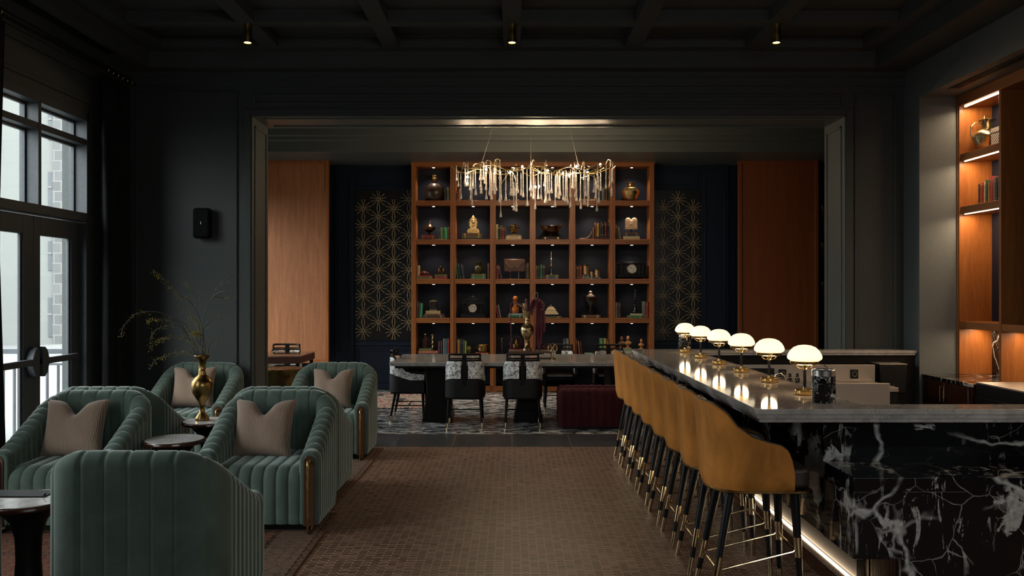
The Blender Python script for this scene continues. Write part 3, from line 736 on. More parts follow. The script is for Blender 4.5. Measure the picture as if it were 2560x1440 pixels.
# ---- brass vase with branches
def vase_prof(h, r): return [(.001,0),(r*.62,0),(r*.66,.01*h),(r*.60,.05*h),(r*.28,.12*h),(r*.2,.2*h),(r*.3,.27*h),(r*.55,.33*h),(r*.9,.43*h),(r,.53*h),(r*.93,.60*h),(r*.62,.665*h),(r*.36,.70*h),(r*.30,.76*h),(r*.34,.765*h),(r*.30,.775*h),(r*.30,.84*h),(r*.40,.92*h),(r*.66,.975*h),(r*.74,.99*h),(r*.72,h),(r*.5,.985*h),(r*.2,.93*h),(.001,.90*h)]
VX, VY, VH = -2.495, 6.87, .525
tag(MB().lathe(vase_prof(VH,.086),(0,0,0),40).build('brass_vase', M['agedbrass'], loc=(VX,VY,TZ)), 'tall polished brass vase on the side table between the armchairs', 'vase')
br = thing('flowering_branches', 'arching dark branches with small yellow blossoms standing in the brass vase', 'branches', (VX, VY, TZ+VH-.1))
base = Vector((VX,VY,TZ+VH-.1))
polys = [([(1190,1395),(1130,1200),(1040,960),(930,640),(880,540)],.5,(.5,1)),
 ([(1250,1395),(1250,1000),(1150,730),(1040,600),(940,550),(830,450),(720,340),(640,260),(560,190)],.9,(.45,1)),
 ([(1290,1395),(1265,1000),(1300,730),(1400,565),(1480,420),(1600,310),(1700,280),(1830,295)],.12,(.6,.8)),
 ([(1400,565),(1500,500),(1620,500),(1735,585)],.05,(0,1)),
 ([(1160,1390),(1060,1120),(950,950),(820,860),(680,790),(500,770),(330,800),(220,900),(150,1000),(130,1100)],.6,(.6,1)),
 ([(1150,730),(1170,620),(1110,460),(1030,390),(950,345)],.25,(.3,1)),
 ([(1210,1390),(1150,1220),(1000,1130),(850,1130),(700,1150),(600,1190)],1.3,(.25,1)),
 ([(1180,1380),(1080,1330),(980,1330),(850,1350),(720,1400),(600,1440),(520,1560)],1.0,(.2,1)),
 ([(1230,1200),(1205,970),(1150,870),(1040,830),(940,880)],.8,(.1,.7)),
 ([(1265,1000),(1380,890),(1480,875),(1590,890)],.15,(0,1)),
 ([(1320,1390),(1360,1220),(1450,1150),(1520,1100)],.4,(0,1)),
 ([(1060,1120),(940,980),(820,965),(650,1000),(560,1090),(530,1200),(550,1310)],.8,(.3,1)),
 ([(1400,565),(1560,580),(1600,570)],.3,(0,1)),
 ([(1040,960),(880,880),(760,880),(600,870),(520,880),(480,950)],.8,(.3,1)),
 ([(1250,1100),(1160,1060),(1110,1080)],2.0,(.2,1)),
 ([(1280,1390),(1230,1230),(1170,1130),(1100,760)],.9,(.1,1))]
leafm = N('yellow_blossom'); fz = leafm.noise(leafm.coord(), 40); leafm.set(Base_Color=leafm.ramp(fz,[(.35,(.16,.17,.02)),(.6,(.50,.36,.02))]), Roughness=.6); leafm = leafm.m
bark = paint('dark_bark', (.035,.028,.022), .6)
def catmull(ps, k=8):
    out = []; n = len(ps)
    for i in range(n-1):
        p0, p1, p2, p3 = ps[max(0,i-1)], ps[i], ps[i+1], ps[min(n-1,i+2)]
        for j in range(k):
            t = j/k; out.append(.5*((2*p1)+(p2-p0)*t+(2*p0-5*p1+4*p2-p3)*t*t+(3*p1-p0-3*p2+p3)*t**3))
    return out+[ps[-1]]
for pi, (pl, dens, (f0, f1)) in enumerate(polys):
    ph = R.uniform(-.16,.16); ps = []
    for k, (u, v) in enumerate(pl):
        first = 0 if v > 1370 else 1
        ps.append(at(280+u/5.54, 640+v/5.54, VY+ph*first*(k/len(pl)))-base)
    if pl[0][1] > 1370: ps = [Vector((ps[0].x*.5, 0, .02))]+ps
    c = catmull(ps); rr = [max(.0012, .0040*(1-.8*i/len(c))) for i in range(len(c))]
    bo = MB().tube(c, rr, 6).build('branch', bark, br)
    m = MB(); L = len(c); nb = int(dens*70)+4
    for _ in range(nb):
        q = f0+(f1-f0)*R.random(); a = c[min(L-1, int(q*(L-1)))]
        for _k in range(2):
            p = a+Vector((R.gauss(0,.013), R.gauss(0,.013), R.gauss(-.006,.013))); d = Vector((R.gauss(0,1),R.gauss(0,1),R.gauss(0,1))).normalized(); e = d.orthogonal().normalized(); sz = R.uniform(.003,.0065)
            m.add([p-d*sz, p+e*sz*.5+d*sz*.1, p+d*sz, p-e*sz*.5+d*sz*.1, p+d.cross(e)*sz*.35],[(0,1,4),(1,2,4),(2,3,4),(3,0,4)])
    tag(m.build('blossoms', leafm, bo, smooth=0), kind='stuff')

# ------------------------------------------------------------------ bar
BZ = 1.01; BL, BN, BN2, BI, BF, BF2 = 1.22, 4.266, 4.455, 1.817, 8.50, 8.70
def slab(m, x0, y0, x1, y1, z1, th=.07):   # three stepped bands on the edge, built as one stone
    m.box(x0, y0, z1-.028, x1, y1, z1); m.box(x0+.010, y0+.010, z1-.050, x1-.010, y1-.004, z1-.028); m.box(x0+.024, y0+.020, z1-th, x1-.020, y1-.004, z1-.050)
t = thing('bar_counter', 'long L shaped bar with grey marble top and black veined marble body', 'bar counter', (0,0,0))
m = MB(); slab(m, BL, BN, BI, BF2, BZ); m.build('long_counter_top', M['gmarble'], t, bevel=.003)
XE = 3.15
m = MB(); m.box(BI, BN, BZ-.028, XE, BN2, BZ); m.box(BI-.010, BN+.010, BZ-.050, XE-.01, BN2-.004, BZ-.028); m.box(BI-.020, BN+.020, BZ-.07, XE-.02, BN2-.004, BZ-.050); m.build('near_counter_top', M['gmarble'], t, bevel=.003)
BX = 1.60
m = MB(); m.box(BX, 4.39, .35, BI-.01, BF2-.03, BZ-.07); m.build('bar_side_panel', M['bmarble'], t, bevel=.002)
m = MB(); m.box(BX+.001, 4.388, 0.35, XE-.06, 4.445, BZ-.07); m.build('bar_end_panel', M['bmarble'], t, bevel=.002)
m = MB(); m.box(BX, 3.99, .662, XE-.06, 4.395, .727); m.build('lower_ledge', M['bmarble'], t, bevel=.002)
m = MB(); m.box(BX, 3.992, .345, 1.83, 4.395, .661); m.box(1.826, 3.998, 0, XE-.06, 4.05, .661); m.build('ledge_front', M['bmarble'], t, bevel=.002)
m = MB(); m.box(1.852, 4.41, .085, 2.2, 4.43, .36)
for k in range(16): m.cyl((1.858+.008*k,4.41,.085),(1.858+.008*k,4.41,.352),.004,n=8)
m.box(1.852, 4.41, .085, 1.872, BF2-.03, .36)
m.build('fluted_plinth', M['flute'], t)
MB().box(1.735, 4.30, 0, 1.852, BF2-.03, .08).build('toe_kick', M['darkwood'], t, bevel=.002)
m = MB(); m.box(1.79, 4.32, .0802, 1.81, BF2-.05, .088); m.build('led_strip', M['led'], t)
lamp('plinth_led', 'AREA', (1.79, 6.5, .095), 8, (1,.74,.48), .03, (0, PI-.35, 0), size_y=4.2, parent=None)

m = MB(); m.box(BI-.02, 4.45, 0, BI+.02, BF2-.04, BZ-.072); m.build('inner_panel', M['blackwood'], t)

t = thing('service_counter', 'grey marble topped service counter across the far end of the bar', 'counter', (0,0,0))
m = MB(); slab(m, BI+.001, BF, XR-.004, BF2, BZ, .045); m.build('counter_top', M['gmarble'], t, bevel=.003)
MB().box(BI+.01, BF+.05, 0, XR-.01, BF+.09, BZ-.045).build('back_panel', M['blackwood'], t)
# steel work area behind the bar
t = thing('steel_backsplash', 'long brushed steel splash panel behind the bar under the far counter', 'backsplash', (0,0,0))
MB().box(1.84, 8.2, .73, 3.49, 8.23, .893).build('splash_panel', M['steel'], t, bevel=.003); MB().box(1.84,7.7,.69,3.49,8.2,.73).build('work_top', M['steel'], t, bevel=.003)
m = MB(); m.box(1.84,7.72,0,3.49,8.2,.69); m.build('cabinet', M['black'], t)
for x, nm in ((2.56,'outlet_plate'),(3.25,'outlet_plate')):
    o = MB().box(x,8.185,.76,x+.075,8.2,.85).build(nm, M['black'], t, bevel=.01)
    MB().tube([(x+.0375+.022*math.cos(a*PI/8),8.183,.805+.022*math.sin(a*PI/8)) for a in range(16)], .002, 6, True).build('round_emblem', M['steel'], o)
MB().box(2.28,8.19,.80,2.52,8.2,.86).build('control_plate', M['black'], t, bevel=.01)
t = thing('steel_sink_unit', 'low brushed steel unit with upright splash in the middle of the bar well', 'sink unit', (0,0,0))
MB().box(1.84, 6.78, .60, 3.005, 6.81, .868).build('splash_panel', M['steel'], t, bevel=.003); MB().box(1.84,6.25,.56,3.005,6.81,.60).build('work_top', M['steel'], t, bevel=.003); MB().box(1.86,6.3,0,2.98,6.78,.56).build('cabinet', M['steel'], t)
t = thing('towel_dispenser', 'dark wall box with a bright steel top edge under the far counter end', 'dispenser', (3.72, 8.44, .60))
MB().box(-.13,-.12,0,.13,.10,.285).build('box_body', M['black'], t, bevel=.012); MB().box(-.135,-.125,.282,.135,.10,.292).build('lid_edge', M['steel'], t, bevel=.003); MB().box(-.003,-.123,.05,.003,-.12,.085).build('lock', M['steel'], t)
t = thing('wire_rack', 'small rack with triangle lattice side holding bar tools', 'rack', (2.56, 7.95, .73))
m = MB(); w_ = .16
for z in (0.004,.075): m.tube([(-w_,-.1,z),(w_,-.1,z),(w_,.1,z),(-w_,.1,z)], .003, 6, True)
for k in range(8):
    x = -w_+.04*k
    for y in (-.1,.1): m.cyl((x,y,.004),(x+.02,y,.075),.002,n=6); m.cyl((x+.02,y,.075),(x+.04,y,.004),.002,n=6)
m.build('lattice', M['steel'], t)
for k in range(4):
    MB().lathe([(.001,0),(.022,0),(.022,.055),(.014,.07),(.012,.10),(.001,.10)], (-.11+.07*k,.0,.004), 14).build('bar_tool', M['black'], t)
t = thing('bar_faucet', 'slim steel arched faucet behind the marble canister', 'faucet', (2.13, 6.95, .60))
MB().tube([(0,0,0),(0,0,.28),(.02,0,.32),(.06,-.0,.33),(.09,0,.30),(.095,0,.27)], .009, 10).build('spout', M['chrome'], t); MB().cyl((0,0,0),(0,0,.02),.02).build('base', M['chrome'], t)

# lamps on the bar
lp = thing('table_lamp', '', 'lamp', group='mushroom lamps lined up on the bar')
MB().lathe([(.001,0),(.052,0),(.054,.003),(.054,.027),(.051,.031),(.012,.033),(.011,.046),(.001,.046)], n=36).build('lamp_base', M['brass'], lp)
MB().cyl((0,0,.045),(0,0,.142),.0085,n=16).build('stem', M['black'], lp)
m = MB(); m.cyl((0,0,.14),(0,0,.165),.0115,n=18); m.cyl((0,0,.165),(0,0,.172),.016,n=18)
for a in (0,PI/2,PI,3*PI/2):
    c_, s_2 = math.cos(a), math.sin(a); m.tube([(0,0,.155),(.014*c_,.014*s_2,.149),(.032*c_,.032*s_2,.150),(.046*c_,.046*s_2,.162),(.05*c_,.05*s_2,.178)], .0028, 8)
m.build('bracket', M['brass'], lp)
MB().lathe([(.001,.172),(.06,.172),(.078,.178),(.080,.192),(.077,.196),(.001,.196)], n=40).build('rim', M['brass'], lp)
MB().lathe([(.076,.193),(.092,.203),(.0965,.214),(.092,.231),(.080,.252),(.060,.271),(.036,.281),(.012,.2845),(.001,.285)], n=40).build('glass_shade', M['opal'], lp)
for k, y in enumerate((4.86,5.53,6.20,6.87,7.54,8.22)):
    o = dup(lp, (1.667,y,BZ), 0, ['white mushroom lamp nearest the camera, beside the marble canister','second white mushroom lamp along the bar from the near end','third mushroom lamp along the bar from the near end','fourth mushroom lamp along the bar from the near end','second mushroom lamp from the far end of the bar','white mushroom lamp at the far end of the bar'][k])
    lamp('lamp_glow', 'POINT', (1.667,y,BZ+.155), 1.6, (1,.70,.40), .05)
t0_ = thing('marble_canister', '', 'canister', group='black marble canisters on the bar')
MB().lathe([(.001,0),(.056,0),(.060,.006),(.060,.142),(.001,.142)], n=40).build('canister_body', M['bmarble2'], t0_)
m = MB(); m.lathe([(.060,.142),(.0605,.172),(.057,.176),(.053,.172),(.052,.150),(.001,.150)], n=40)
m.tube([(.02,.01,.15),(.022,.012,.185),(.012,.03,.195)], .003, 8)
m.build('metal_rim', M['chrome'], t0_)
dup(t0_, (1.655,4.53,BZ), 0, 'black marble canister with metal rim beside the nearest lamp')
dup(t0_, (1.70,8.40,BZ), 0, 'black marble canister behind the farthest lamp on the bar')

# ---- amber bar stools, local: faces +x
def make_stool():
    t = thing('bar_stool', '', 'bar stool', group='amber velvet bar stools along the bar')
    hw, xb, xf, Rr = .222, -.25, .165, .19
    path, T = u_path(hw, -xf, -xb, Rr, .012)          # u_path front is -y, rotate to +x later
    def toph(d):   # d = distance from the back edge
        pts = [(0,1.04),(.03,1.035),(.08,.995),(.13,.925),(.20,.872),(.28,.845),(.35,.828),(.385,.80),(.405,.745),(.415,.69)]
        for (a,b),(c,e) in zip(pts, pts[1:]):
            if d <= c: return b+(e-b)*(d-a)/(c-a)
        return pts[-1][1]
    zb = .598
    def prof(off0, off1, ztrim=0):
        def f(i, x, y, s):
            d = -xb-y; h = toph(max(0,d))-ztrim; out = []; tt = off1-off0; flare = lambda z: -.030*((z-zb)/.44)
            for k in range(9): z = zb+(h-tt/2-zb)*k/8; out.append((off0+flare(z)+(.012 if k==0 else 0), z, 1, 0))
            for k in range(1,5): a = PI*k/5; out.append((off0+flare(h)+tt/2-tt/2*math.cos(a), h-tt/2+tt/2*math.sin(a), 0, 0))
            for k in range(7): z = (h-tt/2)+(zb-(h-tt/2))*k/6; out.append((off1+flare(z), z, 0, 0))
            return out
        return f
    Mr = Matrix.Rotation(PI/2, 4, 'Z')
    MB().grid(shell(path,T,prof(0,.022)),True,True).xf(Mr).build('outer_back', M['amber'], t, smooth=60)
    MB().grid(shell(path,T,prof(.022,.055,.006)),True,True).xf(Mr).build('inner_back', M['brownleather'], t, smooth=60)
    edge = [(x*1.0-nx*.022+nx*.030*((toph(max(0,-xb-y))-zb)/.44), y-ny*.022+ny*.030*((toph(max(0,-xb-y))-zb)/.44), toph(max(0,-xb-y))+.001) for x,y,nx,ny,s in path]
    MB().tube(edge, .0045, 8).xf(Mr).build('piping', M['brownleather'], t)
    def ring(hw, xf, xb, r=.17, n=8):
        p = []
        for cx, cyy, a0, rr in ((xf-.05,hw-.05,0,.05),(xb+r,hw-r,PI/2,r),(xb+r,-hw+r,PI,r),(xf-.05,-hw+.05,3*PI/2,.05)):
            for k in range(n+1): a = a0+PI/2*k/n; p.append((cx+rr*math.cos(a), cyy+rr*math.sin(a)))
        return p
    MB().prism(ring(.18,.265,-.20), .605, .705, 'z').build('seat_cushion', M['brownleather'], t, bevel=.02, seg=3)
    MB().prism(ring(.212,.272,-.238), .585, .600, 'z').build('seat_base', M['agedbrass'], t, bevel=.004)
    feet = {}
    for nm, (tx, ty, fx_, fy_) in {'rn':(-.13,-.12,-.245,-.18),'rf':(-.13,.12,-.245,.18),'fn':(.19,-.14,.215,-.175),'ff':(.19,.14,.215,.175)}.items():
        P = lambda z: Vector((fx_+(tx-fx_)*z/.585, fy_+(ty-fy_)*z/.585, z))
        rad = lambda z: .0125+.0115*z/.585
        hi = .115 if nm[0] == 'r' else .215
        l = MB().cyl(P(.003), P(.584), rad(0), rad(.584), n=18).build('leg', M['black'], t)
        MB().cyl(P(0), P(.095), rad(0)+.001, rad(.095)+.001, n=18).build('foot_cap', M['chromeb'], l)
        MB().cyl(P(hi+.04), P(hi+.14), rad(hi)+.0025, rad(hi+.14)+.0015, n=18).build('brass_sleeve', M['chromeb'], l)
        feet[nm] = P(hi+.09)
    m = MB(); o_ = [feet['rn'],feet['fn'],feet['ff'],feet['rf']]
    for a, b in zip(o_, o_[1:]+o_[:1]):
        m.tube([a, a+(b-a)*.06+Vector((0,0,-.018)), b+(a-b)*.06+Vector((0,0,-.018)), b], .006, 8)
    m.build('foot_rail', M['chromeb'], t)
    return t
M['chromeb'] = brass('pale_brass', (.72,.56,.34), .14, .2)
st = make_stool(); names = ['first','second','third','fourth','fifth','sixth','seventh','eighth']
for k in range(8):
    y = 4.475+.52*k
    lab = 'amber velvet bar stool nearest the camera at the bar' if k == 0 else ('amber velvet bar stool at the far end of the row' if k == 7 else 'amber velvet bar stool, %s in the row counted from the camera' % names[k])
    dup(st, (1.245, y, 0), 0, lab)

# ------------------------------------------------------------------ back bar on the right
t = thing('back_bar_shelving', 'tall walnut back bar shelving with lit shelves against the right wall', 'shelving', (0,0,0))
BYS = [8.44, 7.72, 6.72, 5.3, 3.9, 2.5]
XF, XBk = NX, NX+.32
MB().box(XBk, BYS[-1], 1.22, XBk+.02, BYS[0]+.01, 3.47).build('back_panel', M['navyb'] if 'navyb' in M else M['navy'], t)
MB().box(XBk, BYS[-1], .78, XBk+.03, BYS[0]+.01, 1.22).build('marble_splashback', M['bmarble'], t)
MB().box(XF-.02, BYS[-1], 3.42, XBk, BYS[0]+.03, NZ).build('crown', M['walnuty'], t, bevel=.006)
for y in BYS: MB().box(XF-.005, y-.018, .78, XBk, y+.018, 3.42).build('upright', M['walnut'], t, bevel=.002)
MB().box(XF-.012, BYS[0]+.0, .78, XF+.02, BYS[0]+.03, 3.5).build('edge_stile', M['walnut'], t)
for i in range(len(BYS)-1):
    y1, y0 = BYS[i]-.018, BYS[i+1]+.018
    levels = [2.88, 2.36] if i != 1 else []
    for z in levels:
        s = MB().box(XF+.005, y0, z, XBk, y1, z+.072).build('shelf', M['walnuty'], t, bevel=.003)
        MB().box(XF+.03, y0+.03, z-.006, XF+.045, y1-.03, z-.0005).build('led_strip', M['ledw'], s)
        lamp('shelf_led', 'AREA', (XF+.05,(y0+y1)/2,z-.012), 5.5, (1,.72,.44), .02, (0,-.15,0), size_y=y1-y0-.1)
    o = MB().box(XF+.0, y0, 1.235, XBk, y1, 1.305).build('thick_shelf', M['walnuty'], t, bevel=.003)
    lamp('shelf_led', 'AREA', (XF+.16,(y0+y1)/2,1.228), 4.5, (1,.72,.44), .02, (0,0,0), size_y=y1-y0-.1)
    if i != 1:
        MB().box(XF+.03, y0+.03, 3.41, XF+.045, y1-.03, 3.4195).build('led_strip', M['ledw'], t)
    if i != 1: lamp('shelf_led', 'AREA', (XF+.05,(y0+y1)/2,3.40), 5.5, (1,.72,.44), .02, (0,-.15,0), size_y=y1-y0-.1)
t = thing('back_bar_cabinet', 'dark mahogany back bar cabinet with black marble top and brass pulls', 'cabinet', (0,0,0))
MB().box(4.08, 7.56, .05, XBk+.03, NY-.01, .75).build('cabinet_body', M['darkwood'], t)
MB().box(4.06, 7.545, .75, XBk+.03, NY-.005, .78).build('counter_top', M['bmarble'], t, bevel=.002)
for k, (y0, y1) in enumerate(((8.02,8.43),(7.6,8.01))):
    d = MB().box(4.062, y0, .10, 4.082, y1, .74).build('door', M['darkwood'], t, bevel=.003)
    hy = 8.05 if k == 0 else 7.98
    MB().tube([(4.062,hy,.70),(4.035,hy,.70),(4.035,hy,.56),(4.062,hy,.56)], .006, 8).build('pull', M['brass'], d)
MB().box(4.12,7.56,0,XBk,NY-.01,.05).build('toe_kick', M['black'], t)
t = thing('bar_fridge', 'black steel undercounter fridge with vent grille beside the mahogany cabinet', 'fridge', (0,0,0))
MB().box(4.09, 3.0, .06, XBk+.02, 7.52, .785).build('cabinet_body', M['black'], t, bevel=.006)
MB().box(4.085, 3.0, .786, XBk+.02, 7.525, .80).build('top_panel', M['steel'], t, bevel=.003)
for k in range(5):
    y1 = 7.5-.9*k; d = MB().box(4.065, y1-.86, .1, 4.09, y1, .68).build('door', M['black'], t, bevel=.006)
    MB().box(4.03, y1-.83, .40, 4.045, y1-.81, .66).build('handle', M['steel'], d)
for k in range(2):
    y1 = 6.62-1.8*k; g = MB()
    for q in range(6): g.box(4.06, y1-.42, .62-.02*q, 4.066, y1-.05, .628-.02*q)
    g.build('vent_grille', M['steel'], t)
# objects on the back bar shelves
t = thing('brass_jug', 'lidded brass jug with bent handle on the top back bar shelf', 'jug', (4.60, 8.26, 2.952))
MB().lathe([(.001,0),(.06,0),(.085,.02),(.115,.07),(.13,.12),(.135,.135),(.137,.14),(.135,.15),(.12,.18),(.09,.205),(.055,.215),(.05,.26),(.052,.30),(.001,.30)], n=36).build('jug_body', M['antiquebrass'], t)
m = MB(); m.lathe([(.001,.298),(.075,.298),(.078,.304),(.05,.315),(.02,.32),(.001,.32)], n=30); m.tube([(-.03,0,.315),(-.025,0,.345),(.025,0,.345),(.03,0,.315)], .005, 8); m.build('lid', M['antiquebrass'], t)
MB().tube([(-.12,0,.12),(-.155,0,.16),(-.155,0,.24),(-.12,0,.275),(-.05,0,.27)], .009, 10).build('handle', M['antiquebrass'], t)
chk = N('woven_black_white'); cb = chk.n('ShaderNodeTexChecker', Scale=70.0); chk.l(chk.coord(), cb.inputs['Vector']); cb.inputs['Color1'].default_value=(.55,.5,.42,1); cb.inputs['Color2'].default_value=(.03,.03,.03,1); chk.set(Base_Color=cb.outputs['Color'], Roughness=.6)
t = thing('patterned_box', 'black and cream checked box beside the brass jug', 'box', (4.62, 8.0, 2.952))
MB().box(-.07,-.13,0,.07,.11,.14).build('box_body', chk.m, t, bevel=.004); MB().box(-.073,-.133,.141,.073,.113,.19).build('lid', chk.m, t, bevel=.004)

# ------------------------------------------------------------------ library: bookcase
BXL, BXR, BYF, BYB, BTOP = -1.595, 2.253, 13.50, 13.80, 3.644
SHZ = [3.037, 2.423, 1.796, 1.176, .556]; RH = .08; OW = .541; DW = .09; SW = .076
COLX = [BXL+SW+i*(OW+DW) for i in range(6)]
bc = thing('bookcase', 'tall walnut bookcase of square lit cubbies filling the library wall', 'bookcase', (0,0,0))
MB().box(BXL+.02, BYB-.015, .1, BXR-.02, BYB, BTOP-.02).build('back_panel', M['navyback'], bc)
for x in (BXL, BXR-SW): MB().box(x, BYF, 0, x+SW, BYB, BTOP).build('side_stile', M['walnut'], bc, bevel=.004)
for i in range(1,6):
    x = COLX[i]-DW; m = MB(); m.box(x, BYF+.008, .1, x+DW, BYB-.015, BTOP-.06); m.box(x+.034, BYF-.004, .1, x+.056, BYF+.01, BTOP-.07); m.build('divider', M['walnut'], bc, bevel=.003)
m = MB(); m.box(BXL+SW-.002, BYF, BTOP-.069, BXR-SW+.002, BYB, BTOP); m.box(BXL-.012, BYF-.012, BTOP-.02, BXR+.012, BYB, BTOP+.003); m.build('top_rail', M['walnutx'], bc, bevel=.004)
MB().box(BXL+SW, BYF+.02, 0, BXR-SW, BYB, .1).build('base', M['walnutx'], bc)
for i in range(6):
    for z in SHZ+[.1]:
        m = MB(); m.box(COLX[i], BYF+.006, z-RH, COLX[i]+OW, BYB-.015, z); m.box(COLX[i], BYF+.001, z-.028, COLX[i]+OW, BYF+.008, z-.006)
        m.build('shelf', M['walnutx'], bc, bevel=.002)
LZS = [BTOP-.069, SHZ[0]-RH, SHZ[1]-RH, SHZ[2]-RH, SHZ[3]-RH]
pk = None
for i in range(6):
    for r in range(5):
        x = COLX[i]+OW/2; z = LZS[r]
        if r == 0 and i in (1,2,3,4): pass
        loc = (x, 13.59, z)
        if pk is None:
            pk = MB().lathe([(.001,0),(.024,0),(.024,-.008),(.017,-.012),(.001,-.012)], n=16).build('puck_light', M['puck'], bc, loc=loc)
            MB().lathe([(.024,0),(.029,0),(.029,-.009),(.024,-.009)], n=16).build('puck_ring', M['steel'], pk)
        else:
            q = pk.copy(); COL.objects.link(q); q.location = loc; k_ = kids(pk)[0].copy(); COL.objects.link(k_); k_.parent = q
        lamp('puck_beam', 'SPOT', (x, 13.555, z-.03), (12.0, 12.0, 5.0, 2.0, 1.2)[r], (1,.84,.68), .02, (-.02,0,0), 2.2, .9)

S6 = FPX/13.62
def U(crop, u, v=0):
    ox, oy, k = {3:(1020,390,4.5),4:(1330,390,4.5),5:(1020,700,7.2),6:(1330,700,7.2)}[crop]
    return ox+u/k, oy+v/k
def X_(crop, u): return (U(crop,u)[0]-1280)/S6
def H_(crop, dv): return dv/{3:4.5,4:4.5,5:7.2,6:7.2}[crop]/S6
BOTV = {3:[500,938,1380],4:[500,938,1380],5:[None,None,None,672,1330],6:[None,None,None,672,1330]}
ROWN = ['top row','second row','third row','fourth row','fifth row']; COLN = ['first','second','third','fourth','fifth','sixth']
ORD = ['first','second','third','fourth','fifth','sixth','seventh','eighth']
def book_mesh(w, h, d, col, bands):
    b = MB(); b.box(-w/2, -d/2, 0, w/2, d/2, h)
    return b
def make_book(label, group, w, h, d, col, loc, flat=False, lean=0, deco=True):
    """upright: w thick, h tall ; flat: w wide along x, h thick. spine faces -y"""
    t = thing('book', label, 'book', loc, 0, group); cm = bookmat(col); th = .003
    if not flat:
        c = MB(); c.box(-w/2,-d/2,0,-w/2+th,d/2,h); c.box(w/2-th,-d/2,0,w/2,d/2,h)
        c.grid([[( (w/2-.0005)*math.cos(PI*k/6), -d/2-.25*w*math.sin(PI*k/6), z) for k in range(7)] for z in (0,h)])
        c.grid([[( (w/2-.0005)*math.cos(PI*k/6), -d/2+.002-.2*w*math.sin(PI*k/6), z) for k in range(7)] for z in (0,h)])
        c.build('cover', cm, t)
        MB().box(-w/2+th,-d/2+.002,.004,w/2-th,d/2-.005,h-.004).build('pages', M['pages'], t)
        if deco and w > .014:
            g = MB(); yy = -d/2-.25*w-.0006
            for q in ((.12,.135),(.78,.795),(.86,.875)): g.box(-w*.3, yy, h*q[0], w*.3, yy+.004, h*q[1])
            g.build('spine_bands', M['gold'], t)
        if lean:
            t.rotation_euler = (0, lean, 0)
    else:
        c = MB(); c.box(-w/2,-d/2,0,w/2,d/2,th); c.box(-w/2,-d/2,h-th,w/2,d/2,h); c.box(-w/2,-d/2-.002,0,w/2,-d/2+.003,h); c.build('cover', cm, t)
        MB().box(-w/2+.004,-d/2+.003,th,w/2-.004,d/2-.004,h-th).build('pages', M['pages'], t)
        if deco and h > .02:
            g = MB()
            for q in (.12,.16,.80,.84): g.box(-w/2+w*q, -d/2-.0028, h*.12, -w/2+w*(q+.02), -d/2, h*.88)
            g.build('spine_bands', M['gold'], t)
    return t
stack_top = {}
def cell_books(r, c, crop, ups, flats, hint):
    z0 = SHZ[r]; bot = BOTV[crop][r]; used = {}
    rn, cn = ROWN[r], COLN[c]
    ups = sorted(ups, key=lambda a: a[0])
    for k, b in enumerate(ups):
        ul, ur, v, col = b[:4]; lean = b[4] if len(b) > 4 else 0
        w = max(.012, (H_(crop, ur-ul))-.0015); h = max(.10, H_(crop, bot-v)) if r < 4 else H_(crop, 1390-v)
        x = X_(crop, (ul+ur)/2)
        pos = 'leftmost' if k == 0 else ('rightmost' if k == len(ups)-1 else ORD[k]+' from the left')
        lab = '%s upright book, %s in the %s cubby of the %s%s' % (col, pos, cn, rn, '')
        if len(ups) == 1: lab = 'only upright %s book in the %s cubby of the %s' % (col, cn, rn)
        if lean:
            lab = lab.replace('upright', 'leaning')
            x -= lean*h/2; zz = z0+ (abs(math.sin(lean))*w/2)
        else: zz = z0
        lo, hi = COLX[c]+w/2+.002, COLX[c]+OW-w/2-.002
        x = min(max(x, lo), hi)
        make_book(lab, 'upright books in the %s cubby of the %s' % (cn, rn), w, h, .13, col, (x, 13.60, zz+.0005), False, lean)
    # flats: list of stacks, each from bottom to top
    for si, stk in enumerate(flats):
        z = z0
        for k, (ul, ur, th, col) in enumerate(stk):
            h = H_(crop, th); w = min(H_(crop, ur-ul), OW-.02); x = X_(crop, (ul+ur)/2)
            lo, hi = COLX[c]+w/2+.002, COLX[c]+OW-w/2-.002; x = min(max(x, lo), hi)
            pos = ('bottom' if k == 0 else 'top' if k == len(stk)-1 else 'middle') if len(stk) > 1 else 'single'
            side = '' if len(flats) == 1 else (' left stack' if si == 0 else ' right stack')
            lab = '%s flat book, %s of the%s pile, %s cubby, %s' % (col, pos, side.replace(' stack',''), cn, rn) if len(stk) > 1 else 'single flat %s book in the %s cubby of the %s%s' % (col, cn, rn, side.replace(' stack',' part'))
            make_book(lab, 'flat books in the %s cubby of the %s' % (cn, rn), w, h-.0008, .13, col, (x, 13.585, z+.0005), True)
            z += h
        stack_top[(r,c,si)] = z+.0006
cell_books(0,0,3,[(408,435,365,'black'),(438,468,350,'grey green')],[], '')
cell_books(0,1,3,[(540,566,395,'brown'),(571,592,365,'coral')],[[(625,780,12,'slate'),(640,755,14,'dark brown')]], '')
cell_books(0,2,3,[(1330,1352,370,'dark brown')],[[(1120,1260,16,'black')]], '')
cell_books(0,3,4,[(40,60,380,'dark red')],[[(90,230,16,'slate')]], '')
cell_books(0,4,4,[(706,730,330,'dark brown'),(790,815,360,'grey green'),(818,842,350,'brown'),(846,864,362,'black')],[[(560,705,16,'cream'),(568,700,14,'brown'),(565,690,14,'dark brown')]], '')
cell_books(1,0,3,[(343,370,815,'dark green'),(372,386,805,'tan'),(388,411,808,'green'),(414,451,805,'bright green'),(454,469,800,'brown')],[[(150,310,24,'dark red'),(152,310,24,'red')]], '')
cell_books(1,1,3,[],[[(612,835,14,'black'),(612,835,22,'olive'),(612,838,34,'brown')]], '')
cell_books(1,2,3,[(983,1008,770,'cream'),(1010,1036,785,'black'),(1038,1056,782,'olive'),(1058,1082,800,'red'),(1084,1100,805,'slate')],[[(1102,1278,36,'cream'),(1112,1270,14,'tan')]], '')
